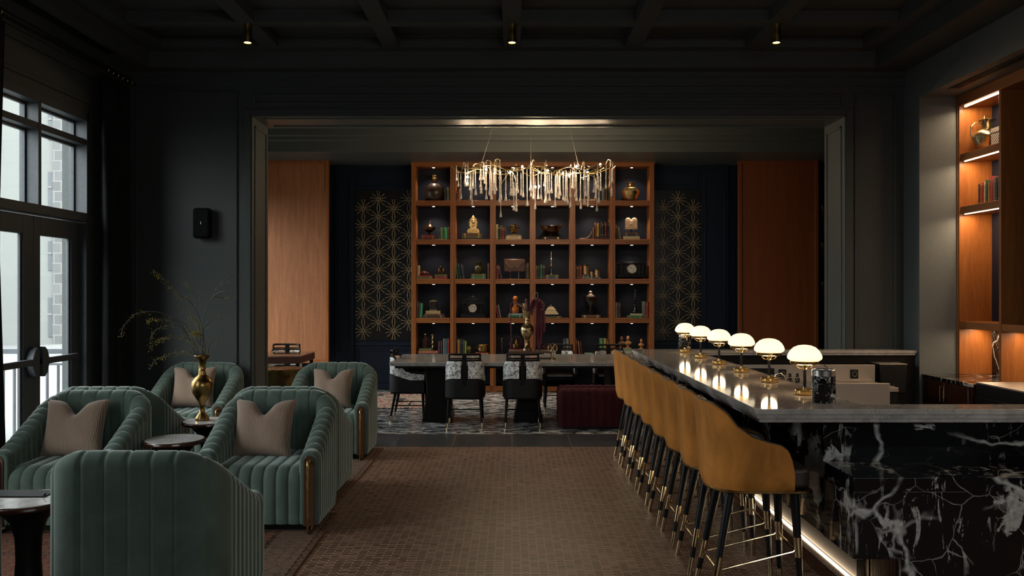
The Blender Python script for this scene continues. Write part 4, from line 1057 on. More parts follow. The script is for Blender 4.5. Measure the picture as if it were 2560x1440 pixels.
cell_books(1,3,4,[],[[(115,325,28,'black')]], '')
cell_books(1,5,4,[(935,958,775,'dark brown',-.13),(962,985,800,'olive',-.16)],[[(1018,1203,34,'cream'),(1025,1198,24,'slate'),(1030,1188,18,'brown')]], '')
cell_books(2,0,3,[(90,124,1230,'tan')],[[(124,283,26,'olive'),(124,280,14,'red')],[(304,445,26,'red'),(304,445,24,'olive')]], '')
cell_books(2,1,3,[(542,562,1205,'green',-.14),(572,592,1208,'dark green',-.16),(606,628,1215,'navy',-.14),(896,915,1205,'brown')],[[(712,878,28,'green'),(715,878,30,'olive')]], '')
cell_books(2,2,3,[(980,1000,1225,'dark red'),(1003,1023,1225,'red'),(1026,1046,1232,'slate',-.2),(1322,1336,1215,'dark brown'),(1339,1358,1200,'olive')],[], '')
cell_books(2,3,4,[(38,62,1228,'brown'),(65,87,1228,'navy'),(91,115,1220,'green'),(118,148,1222,'dark brown')],[[(148,298,23,'blue'),(148,298,23,'olive')]], '')
cell_books(2,4,4,[(485,500,1228,'dark brown'),(502,526,1238,'brown'),(528,557,1233,'red')],[[(558,640,28,'grey'),(558,640,20,'slate')],[(642,770,19,'blue')]], '')
cell_books(3,0,5,[(145,180,385,'grey green'),(184,210,400,'dark red'),(213,233,405,'teal'),(236,262,410,'bright green',.03)],[[(275,670,50,'dark brown'),(300,640,24,'brown'),(330,590,54,'tan')]], '')
cell_books(3,2,5,[(1590,1622,435,'red',-.18),(1632,1660,435,'grey',-.18),(2062,2118,410,'tan')],[[(1785,2055,28,'dark green'),(1795,2055,24,'green'),(1815,2052,28,'light blue')]], '')
cell_books(3,3,6,[],[[(185,525,32,'olive')]], '')
cell_books(3,4,6,[],[[(890,1220,55,'brown')]], '')
cell_books(3,5,6,[(1490,1530,395,'grey'),(1535,1588,390,'dark brown'),(1980,2038,375,'grey green'),(2044,2105,390,'red')],[[(1705,1975,46,'green'),(1765,1975,30,'cream')]], '')
cell_books(4,0,5,[(552,590,1115,'dark red'),(594,634,1110,'black'),(640,675,1065,'blue grey'),(678,715,1070,'teal'),(718,750,1060,'red')],[[(195,548,70,'slate'),(195,548,40,'coral'),(210,430,45,'olive')]], '')
cell_books(4,1,5,[(862,892,1050,'dark brown'),(896,940,1080,'ochre'),(943,984,1070,'black'),(988,1024,1078,'slate'),(1028,1055,1108,'lime green')],[[(1222,1450,50,'brown'),(1222,1450,28,'coral')]], '')
cell_books(4,2,5,[(2095,2140,1085,'coral')],[[(1815,2070,110,'dark brown'),(1815,2070,30,'red')]], '')
cell_books(4,3,6,[(560,604,1070,'slate'),(608,662,1060,'grey')],[[(175,475,60,'dark brown')]], '')
cell_books(4,4,6,[(778,806,1070,'brown'),(826,860,1105,'rust',-.12),(872,898,1110,'dark brown',-.14),(1215,1274,1060,'green'),(1280,1330,1060,'gold'),(1335,1378,1075,'brown')],[[(940,1085,70,'sage green')]], '')
cell_books(4,5,6,[],[[(1560,1780,60,'grey'),(1560,1780,50,'cream'),(1560,1780,40,'sage green')],[(1825,2055,60,'brown'),(1830,2055,50,'slate'),(1830,2055,28,'cream')]], '')

# ---- objects in the cubbies
def L(name, prof, mat, label, cat, x, z, y=13.6, n=28, sx=1, sy=1, group=None):
    o = MB().lathe(prof, (0,0,0), n, sx, sy).build(name, mat, loc=(x, y, z)); return tag(o, label, cat, group)
bm_ = M['bronze']; gd = M['gold']; ab = M['antiquebrass']
h = H_(3,290); r = H_(3,105)
t = thing('bottle_vase', 'large round brown bottle vase with brass collar, top left cubby', 'vase', (X_(3,300), 13.62, SHZ[0]))
MB().lathe([(.001,0),(r*.5,0),(r*.62,.01),(r*.9,h*.15),(r,h*.33),(r*.9,h*.52),(r*.55,h*.66),(r*.26,h*.70),(r*.24,h*.74),(.001,h*.74)], n=36).build('vase_body', M['bronzem'] if 'bronzem' in M else paint('brown_glazed', (.045,.028,.018), .3), t)
MB().lathe([(.001,h*.73),(r*.25,h*.73),(r*.2,h*.82),(r*.36,h*.88),(r*.2,h*.91),(r*.3,h*.97),(r*.3,h),(.001,h)], n=28).build('collar', M['brass'], t)
t = thing('brass_vase', 'hammered brass vase with flat rim in the top right cubby', 'vase', (X_(4,1108), 13.62, SHZ[0]))
h = H_(4,205); r = H_(4,100)
MB().lathe([(.001,0),(r*.6,0),(r*.72,h*.1),(r*.95,h*.4),(r,h*.52),(r*.85,h*.68),(r*.4,h*.78),(r*.28,h*.84),(r*.3,h*.93),(r*.5,h*.97),(r*.5,h),(.001,h*.99)], n=36).build('vase_body', gd, t)
for k in range(14): MB().ball((r*.93*math.cos(k*PI/7), r*.93*math.sin(k*PI/7), h*.56), .006, 8).build('embossed_bead', gd, t)
t = thing('round_plaque', 'pale round plaque on a dark stand, top row behind the chandelier', 'plaque', (X_(3,1190), 13.63, SHZ[0]+H_(3,17)))
MB().cyl((0,-.008,.125),(0,.008,.125),.062,n=32).build('disc', paint('pale_stone',(.4,.36,.3),.6), t); MB().box(-.05,-.03,0,.05,.03,.06).build('stand', M['black'], t, bevel=.008)
t = thing('lidded_urn', 'dark bronze footed urn with hooked lid, second row left cubby', 'urn', (X_(3,243), 13.6, stack_top[(1,0,0)]))
MB().lathe([(.001,0),(.052,0),(.05,.008),(.022,.02),(.018,.04),(.04,.052),(.085,.085),(.095,.115),(.098,.12),(.001,.12)], n=32).build('urn_body', bm_, t)
MB().lathe([(.110,.119),(.108,.126),(.07,.135),(.05,.16),(.03,.178),(.012,.185),(.008,.195),(.001,.196)], n=32).build('lid', bm_, t); MB().tube([(0,0,.19),(.004,0,.205),(.014,0,.21),(.012,0,.225)], .003, 8).build('hook', M['chrome'], t)
def ornate(x, z, y=13.6):
    t = thing('gilt_plaque', 'ornate gilt relief plaque standing on books, second row second cubby', 'ornament', (x, y, z)); m = MB()
    pts = []
    for k in range(48):
        a = k/48; 
        # outline half heights
    prof = [(0,.29),(.02,.265),(.03,.24),(.058,.225),(.045,.20),(.074,.18),(.058,.15),(.066,.12),(.045,.10),(.05,.085),(.085,.065),(.10,.035),(.092,0)]
    out = [(x_,z_) for x_,z_ in prof]+[(-x_,z_) for x_,z_ in prof[::-1][:-1]]
    m.prism(out, -.012, .012)
    o = m.build('plaque_body', gd, t, bevel=.004)
    s = MB(); s.ball((0,-.014,.185),.03,14,1.3,1,.5)
    for k in range(16):
        a = 2*PI*k/16; s.ball((.052*math.cos(a),-.012,.175+.062*math.sin(a)),.010,8,1,1,.8)
    for k in range(9): s.ball((-.08+.02*k,-.013,.018+.012*(k%2)),.012,8,1,1,.8)
    for k in range(5): s.ball((-.05+.025*k,-.013,.06),.012,8,1,1,.8)
    s.build('relief_pattern', gd, t)
ornate(X_(3,735), stack_top[(1,1,0)])
t = thing('trophy_cup', 'two handled brass cup on cream books, second row third cubby', 'cup', (X_(3,1188), 13.6, stack_top[(1,2,0)]))
MB().lathe([(.001,0),(.03,0),(.03,.008),(.014,.015),(.014,.025),(.035,.035),(.062,.07),(.066,.10),(.05,.13),(.046,.15),(.054,.17),(.05,.17),(.04,.14),(.001,.14)], n=30).build('cup_body', M['agedbrass'], t)
for s in (-1,1): MB().tube([(s*.052,0,.135),(s*.08,0,.135),(s*.086,0,.11),(s*.078,0,.085),(s*.062,0,.075)], .007, 8).build('handle', M['agedbrass'], t)
t = thing('pedestal_bowl', 'wide aged bronze pedestal bowl with two ring handles, second row fourth cubby', 'bowl', (X_(4,215), 13.6, stack_top[(1,3,0)]))
MB().lathe([(.001,0),(.075,0),(.07,.012),(.04,.03),(.045,.042),(.11,.075),(.145,.12),(.152,.165),(.162,.172),(.156,.176),(.14,.168),(.12,.12),(.001,.09)], n=36).build('bowl_body', bm_, t)
for s in (-1,1): MB().tube([(s*.15,0,.155),(s*.172,0,.165),(s*.178,0,.19),(s*.16,0,.20),(s*.152,0,.18)], .008, 8).build('handle', bm_, t)
# curved bookend and its books
t = thing('bookend', 'wooden bookend with a silver curved leaf, second row fifth cubby', 'bookend', (X_(4,685), 13.6, SHZ[1]))
MB().box(-.008,-.06,0,.008,.06,H_(4,126)).build('upright_board', M['walnut'], t, bevel=.002)
MB().box(-.235,-.06,0,-.008,.06,.006).build('base_board', M['walnut'], t)
MB().tube(catmull([Vector(p) for p in ((-.22,0,.012),(-.18,0,.016),(-.12,0,.02),(-.07,0,.045),(-.035,0,.09),(-.02,0,.12),(-.03,0,.13))],5), [.012*(.4+.6*math.sin(PI*min(1,.15+k/34))) for k in range(31)], 8).build('curved_leaf', M['chrome'], t)
zz = SHZ[1]; fl = [(694,862,14,'dark red'),(694,862,14,'black')]
for k, (a, b, th, c) in enumerate(fl):
    make_book('%s flat book, %s of the two under the upright row by the bookend' % (c, ('lower','upper')[k]), 'flat books by the bookend', H_(4,b-a)-.004, H_(4,th), .13, c, (X_(4,(a+b)/2), 13.585, zz+.0005), True); zz += H_(4,th)+.001
for k, (a, b, v, c) in enumerate([(692,704,780,'black'),(706,722,750,'rust'),(724,750,758,'yellow'),(755,771,770,'slate'),(773,805,750,'black'),(808,838,748,'dark red'),(842,860,748,'navy')]):
    make_book('%s upright book, %s of the seven held by the silver leaf bookend' % (c, ORD[k]), 'upright books by the bookend', H_(4,b-a)-.001, H_(4,910-v), .13, c, (X_(4,(a+b)/2), 13.60, zz+.0005))
# carved wood relief block
t = thing('carved_block', 'pale carved wooden arch relief on a little stand, second row right cubby', 'carving', (X_(4,1113), 13.6, stack_top[(1,5,0)]))
cwm = paint('pale_carved_wood', (.50,.33,.19), .6, var=.3, scale=40)
m = MB(); W_ = .098
m.prism([(-W_,.07),(W_,.07),(W_,.19)]+[(W_*.5+W_*.5*math.cos(a*PI/8), .19+.05*math.sin(a*PI/8)) for a in range(1,9)]+[(-W_*.5+W_*.5*math.cos(a*PI/8), .19+.05*math.sin(a*PI/8)) for a in range(1,9)], -.02, .02)
m.build('carved_panel', cwm, t, bevel=.004)
s = MB()
for cx in (-.049,.049):
    for q in range(3): s.tube([(cx+(.042-.012*q)*math.cos(a*PI/8), -.022, .165+(.06-.016*q)*math.sin(a*PI/8)) for a in range(9)], .0035, 6)
for q in range(3): s.tube([((.05-.014*q)*math.cos(a*PI/8), -.022, .115+(.07-.02*q)*math.sin(a*PI/8)) for a in range(9)], .0035, 6)
for q in range(9): s.ball((-.08+.02*q,-.021,.09),.007,8)
s.build('arch_relief', cwm, t); MB().box(-.098,-.022,.052,.098,.022,.07).build('moulded_base', cwm, t, bevel=.004); MB().box(-.012,-.02,0,.012,.02,.053).build('stand', M['black'], t)
# third row
t = thing('duck_figure', 'small polished brown wood duck sitting on books, third row left cubby', 'figurine', (X_(3,180), 13.6, stack_top[(2,0,0)]))
rb = paint('polished_red_brown', (.13,.035,.012), .2)
MB().ball((0,0,.036),.045,18,.8,1.15,.7).build('duck_body', rb, t); m = MB(); m.ball((.052,0,.035),.022,14,.9,1.1,.9); m.ball((.075,0,.028),.010,10,.6,1.3,.8); m.build('head', rb, t)
t = thing('pebble_ornament', 'dark bronze egg shaped ornament with an oval hole, third row left cubby', 'ornament', (X_(3,378), 13.6, stack_top[(2,0,1)]))
rows = []
for i in range(33):
    a = 2*PI*i/32; c0 = (.036*math.cos(a), 0, .072+.046*math.sin(a)); r0 = .028+.012*(-math.sin(a)); r_2 = .02
    rows.append([(c0[0]+r0*.8*math.cos(a)*math.cos(b)+0, r_2*math.sin(b)*1.4, c0[2]+r0*math.sin(a)*math.cos(b)) for b in [2*PI*k/12 for k in range(12)]])
m = MB(); m.grid(rows, closed_v=True); m.box(-.03,-.02,0,.03,.02,.012); m.build('ornament_body', bm_, t, weld=True)
L('glazed_pot', [(.001,0),(.04,0),(.065,.02),(.085,.07),(.08,.11),(.05,.135),(.036,.145),(.045,.165),(.062,.178),(.060,.184),(.03,.175),(.001,.16)], M['olivepot'] if 'olivepot' in M else paint('olive_bronze_glaze', (.07,.055,.022), .22, .3), 'olive glazed round pot with wide lip, third row second cubby', 'pot', X_(3,798), stack_top[(2,1,0)])
t = thing('leather_case', 'embossed brown leather envelope case on a wire stand, third row third cubby', 'case', (X_(3,1197), 13.62, SHZ[2]))
lm = paint('tooled_leather', (.085,.032,.018), .45, bump=.4, scale=60)
MB().box(-.172,-.03,.115,.172,.03,.318).build('case_body', lm, t, bevel=.012)
MB().tube([(-.16,-.033,.30),(-.09,-.035,.20),(-.05,-.035,.185),(.05,-.035,.185),(.09,-.035,.20),(.16,-.033,.30)], .005, 8).build('flap_edge', M['agedbrass'], t)
m = MB()
for s in (-1,1): m.tube([(s*.07,-.045,.13),(s*.07,-.045,.112),(s*.07,.03,.105),(s*.07,.05,.0)], .0035, 6)
m.tube([(-.07,.05,.003),(.07,.05,.003)], .0035, 6); m.build('wire_stand', M['chrome'], t)
L('brass_candlestick', [(.001,0),(.03,0),(.026,.012),(.009,.03),(.009,.11),(.02,.125),(.026,.15),(.018,.172),(.008,.19),(.008,.235),(.02,.245),(.008,.26),(.006,.34),(.003,.37),(.001,.372)], ab, 'tall slim gilt spire candlestick on two books, third row fourth cubby', 'candlestick', X_(4,216), stack_top[(2,3,0)], n=20)
lat = N('pierced_brass'); vz = lat.n('ShaderNodeTexVoronoi', Scale=55.0); lat.l(lat.coord(), vz.inputs['Vector']); lat.set(Base_Color=lat.ramp(vz.outputs['Distance'],[(.2,(.015,.01,.008)),(.38,(.5,.33,.15))]), Metallic=.8, Roughness=.35)
def canister(x, z, r, h, label):
    t = thing('pierced_canister', label, 'canister', (x, 13.6, z), 0, 'pierced brass canisters')
    MB().lathe([(.001,0),(r,0),(r,h*.88),(.001,h*.88)], n=26).build('canister_body', lat.m, t); MB().lathe([(r*1.04,h*.86),(r*1.06,h*.9),(r*1.02,h),(r*.7,h),(.001,h*.99)], n=26).build('lid', bm_, t)
canister(X_(4,600), stack_top[(2,4,0)], .056, .155, 'largest pierced brass canister, on the left of three in the third row')
canister(X_(4,671), stack_top[(2,4,1)], .033, .098, 'smallest pierced brass canister, middle of three in the third row')
canister(X_(4,731), stack_top[(2,4,1)], .040, .125, 'medium pierced brass canister, on the right of three in the third row')
def dial(t, cx, cz, y, r, ringed=False):
    d = MB().cyl((cx,y+.012,cz),(cx,y,cz),r,n=40).build('dial', paint('ivory_enamel', (.62,.60,.52), .3), t)
    m = MB()
    for k in range(12):
        a = 2*PI*k/12; c_, s_2 = math.sin(a), math.cos(a); o = Vector((cx+c_*r*.8, y-.001, cz+s_2*r*.8)); q = Vector((c_,0,s_2))*r*.11; w_ = Vector((s_2,0,-c_))*r*.035
        m.add([o-q-w_, o+q-w_, o+q+w_, o-q+w_], [(0,1,2,3)])
    m.tube([(cx,y-.002,cz),(cx-.3*r,y-.002,cz+.42*r)], r*.035, 6); m.tube([(cx,y-.002,cz),(cx+.45*r,y-.002,cz-.35*r)], r*.03, 6)
    if ringed: m.tube([(cx+r*.52*math.cos(a*PI/12), y-.001, cz+r*.52*math.sin(a*PI/12)) for a in range(24)], r*.05, 6, True)
    m.build('numerals_and_hands', M['black'], d)
    MB().tube([(cx+r*1.02*math.cos(a*PI/16), y, cz+r*1.02*math.sin(a*PI/16)) for a in range(32)], r*.07, 8, True).build('bezel', M['agedbrass'], t)
t = thing('mantel_clock', 'long black mantel clock with white round dial, third row right cubby', 'clock', (X_(4,1115), 13.62, SHZ[2]))
m = MB(); m.box(-.232,-.075,.03,.232,.06,.065); m.box(-.21,-.07,.065,.21,.055,.235); m.box(-.24,-.08,.235,.24,.065,.255); m.box(-.15,-.07,.255,.15,.055,.272); m.build('clock_case', M['black'], t, bevel=.006)
for x in (-.19,-.135,.135,.19): MB().cyl((x,-.075,.066),(x,-.075,.234),.012,n=14).build('column', M['blackwood'], t)
for x in (-.2,.2): MB().lathe([(.001,0),(.03,0),(.022,.015),(.012,.031),(.001,.031)], (x,-.05,0), 16).build('foot', M['bronze'], t)
dial(t, 0, .158, -.082, .072)
# fourth row
t = thing('toy_safe', 'small cast iron safe bank with pediment top, fourth row left cubby', 'coin bank', (X_(5,458), 13.6, stack_top[(3,0,0)]))
ci = paint('cast_iron', (.035,.026,.02), .4, .5)
MB().box(-.055,-.045,.02,.055,.045,.145).build('safe_body', ci, t, bevel=.004); m = MB(); m.prism([(-.062,.145),(.062,.145),(.05,.156),(.02,.165),(0,.172),(-.02,.165),(-.05,.156)], -.05, .05); m.build('pediment', gd, t)
m = MB(); m.frame(-.042,.035,.042,.13,.006,-.049,-.044); m.ball((0,-.05,.085),.009,10); m.build('door_relief', M['bronze'], t)
for x in (-.045,-.015,.015,.045): MB().box(x-.01,-.045,0,x+.01,.045,.02).build('foot', M['steel'], t)
t = thing('mantel_clock', 'black domed mantel clock with ivory dial, fourth row second cubby', 'clock', (X_(5,1168), 13.62, SHZ[3]))
m = MB(); m.box(-.198,-.08,0,.198,.065,.07); m.box(-.075,-.075,.07,.075,.055,.24); m.box(-.165,-.055,.07,-.075,.055,.21); m.box(.075,-.055,.07,.165,.055,.21); m.box(-.19,-.08,.215,.19,.06,.245)
m.prism([(-.10,.245)]+[(.085*math.cos(PI-a*PI/12), .285+.055*math.sin(a*PI/12)) for a in range(13)]+[(.10,.245)], -.06, .045); m.box(-.115,-.07,.275,.115,.05,.29); m.build('clock_case', M['black'], t, bevel=.004)
for x in (-.15,-.10,.10,.15): MB().cyl((x,-.066,.07),(x,-.066,.214),.010,n=14).build('column', M['blackwood'], t)
MB().ball((0,0,.347),.012,10).build('finial', M['black'], t)
for s in (-1,1): MB().tube([(s*.15,-.05,.248),(s*.165,-.05,.27),(s*.145,-.05,.285),(s*.13,-.05,.27)], .005, 6).build('scroll', M['bronze'], t)
dial(t, 0, .152, -.088, .062, True)
t = thing('round_decanter', 'glossy orange wooden bottle with ball stopper, fourth row third cubby', 'bottle', (X_(5,1930), 13.6, stack_top[(3,2,0)]))
om = wood('orange_turned_wood', (.30,.07,.012), (.50,.15,.03), .18)
MB().lathe([(.001,0),(.045,0),(.056,.02),(.060,.06),(.052,.095),(.03,.118),(.026,.14),(.026,.165),(.04,.18),(.04,.19),(.022,.195),(.001,.195)], n=30).build('bottle_body', om, t); MB().ball((0,0,.235),.042,20).build('ball_stopper', om, t)
t = thing('pyramid_box', 'straw pyramid shaped lidded box on a book, fourth row fourth cubby', 'box', (X_(6,340), 13.6, stack_top[(3,3,0)]))
stw = paint('woven_straw', (.50,.36,.20), .7, scale=120, var=.35, bump=.5)
MB().lathe([(.165,.028),(.165,.034),(.110,.088),(.001,.088)], n=4).xf(Matrix.Rotation(PI/4,4,'Z')).build('box_body', stw, t, smooth=0); MB().lathe([(.112,.092),(.108,.098),(.052,.148),(.001,.15)], n=4).xf(Matrix.Rotation(PI/4,4,'Z')).build('lid', stw, t, smooth=0)
MB().box(-.09,-.09,0,.09,.09,.03).build('dark_base', M['black'], t); MB().ball((0,0,.162),.014,12).build('knob', gd, t)
t = thing('lidded_urn', 'tall dark urn with pale stepped lid, fourth row fifth cubby', 'urn', (X_(6,1050), 13.6, stack_top[(3,4,0)]))
MB().lathe([(.001,0),(.062,0),(.055,.012),(.025,.05),(.024,.10),(.03,.12),(.07,.17),(.105,.23),(.11,.27),(.10,.285),(.001,.285)], n=32).build('urn_body', paint('dark_lacquer', (.018,.010,.008), .15), t)
MB().lathe([(.066,.285),(.066,.292),(.06,.30),(.062,.308),(.035,.318),(.028,.34),(.012,.352),(.03,.358),(.032,.364),(.008,.376),(.004,.388),(.001,.389)], n=32).build('lid', paint('pale_silver_lid', (.42,.32,.26), .35, .4), t)
t = thing('glass_spire', 'tall black glass decanter with pointed stopper, fourth row right cubby', 'decanter', (X_(6,1855), 13.6, stack_top[(3,5,0)]))
bgl = paint('black_glass', (.012,.010,.010), .08)
MB().lathe([(.001,0),(.045,0),(.052,.02),(.04,.07),(.026,.11),(.02,.15),(.024,.165),(.016,.18),(.001,.18)], n=24).build('decanter_body', bgl, t); MB().lathe([(.001,.178),(.012,.18),(.022,.21),(.022,.235),(.012,.265),(.014,.285),(.010,.33),(.004,.375),(.001,.38)], n=18).build('stopper', bgl, t)
# fifth row
t = thing('wooden_bottle', 'dark faceted wooden bottle with small copper ball, fifth row left cubby', 'bottle', (X_(5,312), 13.6, stack_top[(4,0,0)]))
MB().lathe([(.001,0),(.055,0),(.055,.13),(.04,.155),(.02,.165),(.018,.20),(.001,.20)], n=6).build('bottle_body', paint('dark_red_wood', (.035,.012,.008), .3), t, smooth=0); MB().ball((0,0,.215),.016,14).build('copper_ball', gd, t)
def twist(x, z, h, y, label):
    t = thing('twisted_candlestick', label, 'candlestick', (x, y, z), 0, 'brass twisted candlesticks')
    MB().lathe([(.001,0),(.036,0),(.03,.012),(.010,.025),(.001,.025)], n=20).build('foot', ab, t)
    rows = []
    for i in range(60):
        zz = .02+(h-.05)*i/59; rows.append([(.009*math.cos(b)*(1+.0)+.005*math.cos(zz*90), .009*math.sin(b)+.005*math.sin(zz*90), zz) for b in [2*PI*k/8 for k in range(8)]])
    MB().grid(rows, closed_v=True, cap=True).build('twisted_stem', ab, t); MB().lathe([(.001,h-.032),(.012,h-.03),(.022,h-.012),(.024,h),(.014,h),(.001,h-.008)], n=20).build('cup', ab, t)
twist(X_(5,448), stack_top[(4,0,0)]-H_(5,45), .262, 13.54, 'twisted brass candlestick in the left cubby of the fifth row')
twist(X_(5,1688), SHZ[4], .30, 13.6, 'twisted brass candlestick beside the kettle, fifth row third cubby')
t = thing('pinecone_finial', 'small brass pine cone finial, fifth row second cubby', 'ornament', (X_(5,1098), 13.6, SHZ[4]))
m = MB()
for i in range(6):
    for k in range(8): a = 2*PI*(k+.5*(i%2))/8; rr = .026*math.sin(PI*(i+1)/7.5); m.ball((rr*math.cos(a), rr*math.sin(a), .10+.012*i), .008, 6)
m.ball((0,0,.13),.022,10,1.4); m.build('cone', gd, t); MB().lathe([(.001,0),(.022,0),(.02,.006),(.007,.02),(.007,.06),(.03,.075),(.026,.09),(.001,.095)], n=18).build('pedestal', gd, t)
t = thing('brass_pot', 'small handled brass pot on a coral book, fifth row second cubby', 'pot', (X_(5,1345), 13.6, stack_top[(4,1,0)]))
MB().lathe([(.001,0),(.05,0),(.078,.02),(.085,.06),(.080,.085),(.086,.10),(.092,.118),(.088,.122),(.078,.10),(.001,.06)], n=32).build('pot_body', M['agedbrass'], t)
for s in (-1,1): MB().tube([(s*.082,0,.095),(s*.10,0,.09),(s*.10,0,.065),(s*.083,0,.055)], .004, 6).build('handle', M['agedbrass'], t)
t = thing('brass_kettle', 'antique brass kettle with arched handle, fifth row third cubby', 'kettle', (X_(5,1950), 13.6, stack_top[(4,2,0)]))
MB().lathe([(.001,0),(.06,0),(.072,.01),(.075,.06),(.072,.08),(.05,.105),(.03,.112),(.001,.112)], n=30).build('kettle_body', bm_, t); MB().lathe([(.001,.11),(.034,.112),(.03,.12),(.008,.132),(.008,.15),(.001,.162)], n=20).build('lid', M['agedbrass'], t)
MB().tube([(-.055,0,.10),(-.07,0,.14),(-.05,0,.185),(-.03,0,.20),(.03,0,.20),(.05,0,.185),(.07,0,.14),(.055,0,.10)], .0045, 8).build('handle', bm_, t); MB().tube([(-.065,0,.03),(-.09,0,.05),(-.10,0,.08),(-.115,0,.085)], [.014,.011,.008,.007], 8).build('spout', bm_, t)
t = thing('lidded_box', 'round red lacquered box with wide lid, fifth row fourth cubby', 'box', (X_(6,322), 13.61, stack_top[(4,3,0)]))
rl = paint('red_lacquer', (.10,.02,.012), .2)
MB().lathe([(.001,0),(.11,0),(.115,.01),(.115,.10),(.001,.10)], n=36).build('box_body', rl, t); MB().lathe([(.135,.10),(.138,.108),(.10,.125),(.06,.135),(.05,.145),(.02,.15),(.001,.15)], n=36).build('lid', rl, t)
def bust(x, z, label, s=1, c='b'):
    t = thing('bust_figure', label, 'bust', (x, 13.6, z), 0, 'small carved busts in the fifth row'); bmx = M['bust1'] if c == 'b' else M['bust2']
    m = MB(); m.ball((0,0,.100*s),.018*s,14,1.35,.95,1); m.lathe([(.010*s,.06*s),(.010*s,.085*s)],n=12); m.ball((0,0,.052*s),.036*s,14,.6,1.1,.6); m.ball((0,-.016*s,.098*s),.005*s,8); m.build('head_and_shoulders', bmx, t)
    MB().lathe([(.001,0),(.032*s,0),(.032*s,.008*s),(.014*s,.014*s),(.014*s,.03*s),(.001,.034*s)], n=16).build('socle', bmx if c != 'b' else M['bust2'], t)
M['bust1'] = paint('brown_carved_wood', (.22,.09,.04), .35); M['bust2'] = paint('honey_carved_wood', (.48,.22,.07), .35)
bust(X_(6,1607), stack_top[(4,5,0)], 'darker brown bust, leftmost of the three in the fifth row right cubby', 1.55)
bust(X_(6,1722), stack_top[(4,5,0)], 'honey coloured bust, middle of the three in the fifth row right cubby', 1.6, 'h')
bust(X_(6,1965), stack_top[(4,5,1)], 'honey coloured bust standing apart on the right, fifth row right cubby', 1.3, 'h')

# ------------------------------------------------------------------ starburst wall art
board = paint('black_lacquer_board', (.007,.007,.007), .3)
def star_mesh():
    m = MB()
    for k in range(12):
        a = PI/12+2*PI*k/12; a += (.0,-.02,.09,-.09,.02,.0)[k%6]; c_, s_2 = math.cos(a), math.sin(a); L_ = .128
        if k in (2,3,8,9): L_ = .139
        m.tube([(.018*c_,0,.018*s_2),(L_*c_,-.004,L_*s_2)], .0030, 5); m.ball((L_*c_,-.006,L_*s_2), .0058, 8)
    m.tube([(.018*math.cos(a*PI/8),0,.018*math.sin(a*PI/8)) for a in range(16)], .0016, 5, True)
    return m
sm_ = None
def art(x0, x1, cols, label):
    global sm_
    z0, z1 = .80, 3.24
    t = thing('wall_art', label, 'wall art', ((x0+x1)/2, LYB-.022, z0), 0, 'starburst wall art panels'); W_ = (x1-x0)/2; Hh = z1-z0
    MB().box(-W_,0,0,W_,.020,Hh).build('backing_board', board, t)
    for xc, ph in cols:
        for k in range(8):
            z = (.96, 1.102)[ph]+.2835*k-z0
            if sm_ is None: sm_ = star_mesh().build('starburst', paint('pale_gold_rods', (.80,.60,.32), .35, .5), t); o = sm_
            else: o = sm_.copy(); COL.objects.link(o); o.parent = t
            o.location = (xc-(x0+x1)/2, -.006, z)
art(-2.545, -1.60, ((-2.41,0),(-2.164,1),(-1.918,0),(-1.672,1)), 'black panel of gold starbursts to the left of the bookcase')
art(2.26, 3.05, ((2.448,0),(2.69,1),(2.935,0)), 'black panel of gold starbursts to the right of the bookcase')

# ---- big timber panels flanking
for nm, x0, x1, mt, lab in (('left',-4.15,-2.866,'panelwood','tall pale walnut sliding panel left of the library wall'),('right',3.54,4.79,'redwood','tall dark red walnut sliding panel right of the library wall')):
    t = thing('timber_panel', lab, 'panel', ((x0+x1)/2, 13.36, .475)); W_ = (x1-x0)/2
    MB().box(-W_+.05,-.012,.05,W_-.05,.03,3.12).build('veneer_field', M[mt], t); MB().frame(-W_,0,W_,3.17,.055,-.03,.035).build('panel_frame', M['walnut'] if nm=='left' else M['redwood'], t, bevel=.004)
    m = MB()
    for s in (-.6,.6): m.box(s*W_-.03, .035, 2.6, s*W_+.03, LYB-13.36-.06 if nm=='right' else LYB-13.36, 2.66); m.box(s*W_-.03, .035, .6, s*W_+.03, LYB-13.36-.06 if nm=='right' else LYB-13.36, .66)
    m.build('wall_bracket', M['black'], t)
t = thing('dark_bookcase', 'dark shelving with small lights beyond the right timber panel', 'bookcase', (5.25, 13.84, 0))
m = MB(); m.box(-.40,-.30,0,-.34,-.005,3.63); m.box(.55,-.30,0,.60,-.005,3.63); m.box(-.34,-.02,0,.55,-.005,3.63); m.box(-.34,-.30,3.57,.55,-.02,3.63); m.build('case', M['darkwood'], t)
for z in SHZ+[.1]:
    s = MB().box(-.34,-.30,z-.05,.55,-.02,z).build('shelf', M['darkwood'], t); MB().cyl((-.2,-.22,z-.05),(-.2,-.22,z-.06),.02,n=14).build('puck_light', M['puck'], s)
for k, (z, nm, lab) in enumerate(((SHZ[1],'glass_jar','dark glass jar on the shelving at the right edge of the opening, upper'),(SHZ[2],'brass_box','small brass box on the shelving at the right edge of the opening'),(SHZ[3],'glass_jar','dark jar on the lower shelf at the right edge of the opening'))):
    if nm == 'glass_jar':
        t = thing(nm, lab, 'jar', (5.03, 13.68, z)); MB().lathe([(.001,0),(.06,0),(.07,.02),(.07,.10),(.04,.14),(.04,.17),(.001,.17)], n=24).build('jar_body', bgl, t); MB().lathe([(.045,.17),(.045,.185),(.001,.2)], n=20).build('lid', M['steel'], t)
    else:
        t = thing(nm, lab, 'box', (5.06, 13.68, z)); MB().box(-.07,-.05,0,.07,.05,.13).build('box_body', gd, t, bevel=.004); MB().box(-.075,-.055,.131,.075,.055,.17).build('lid', gd, t, bevel=.006)

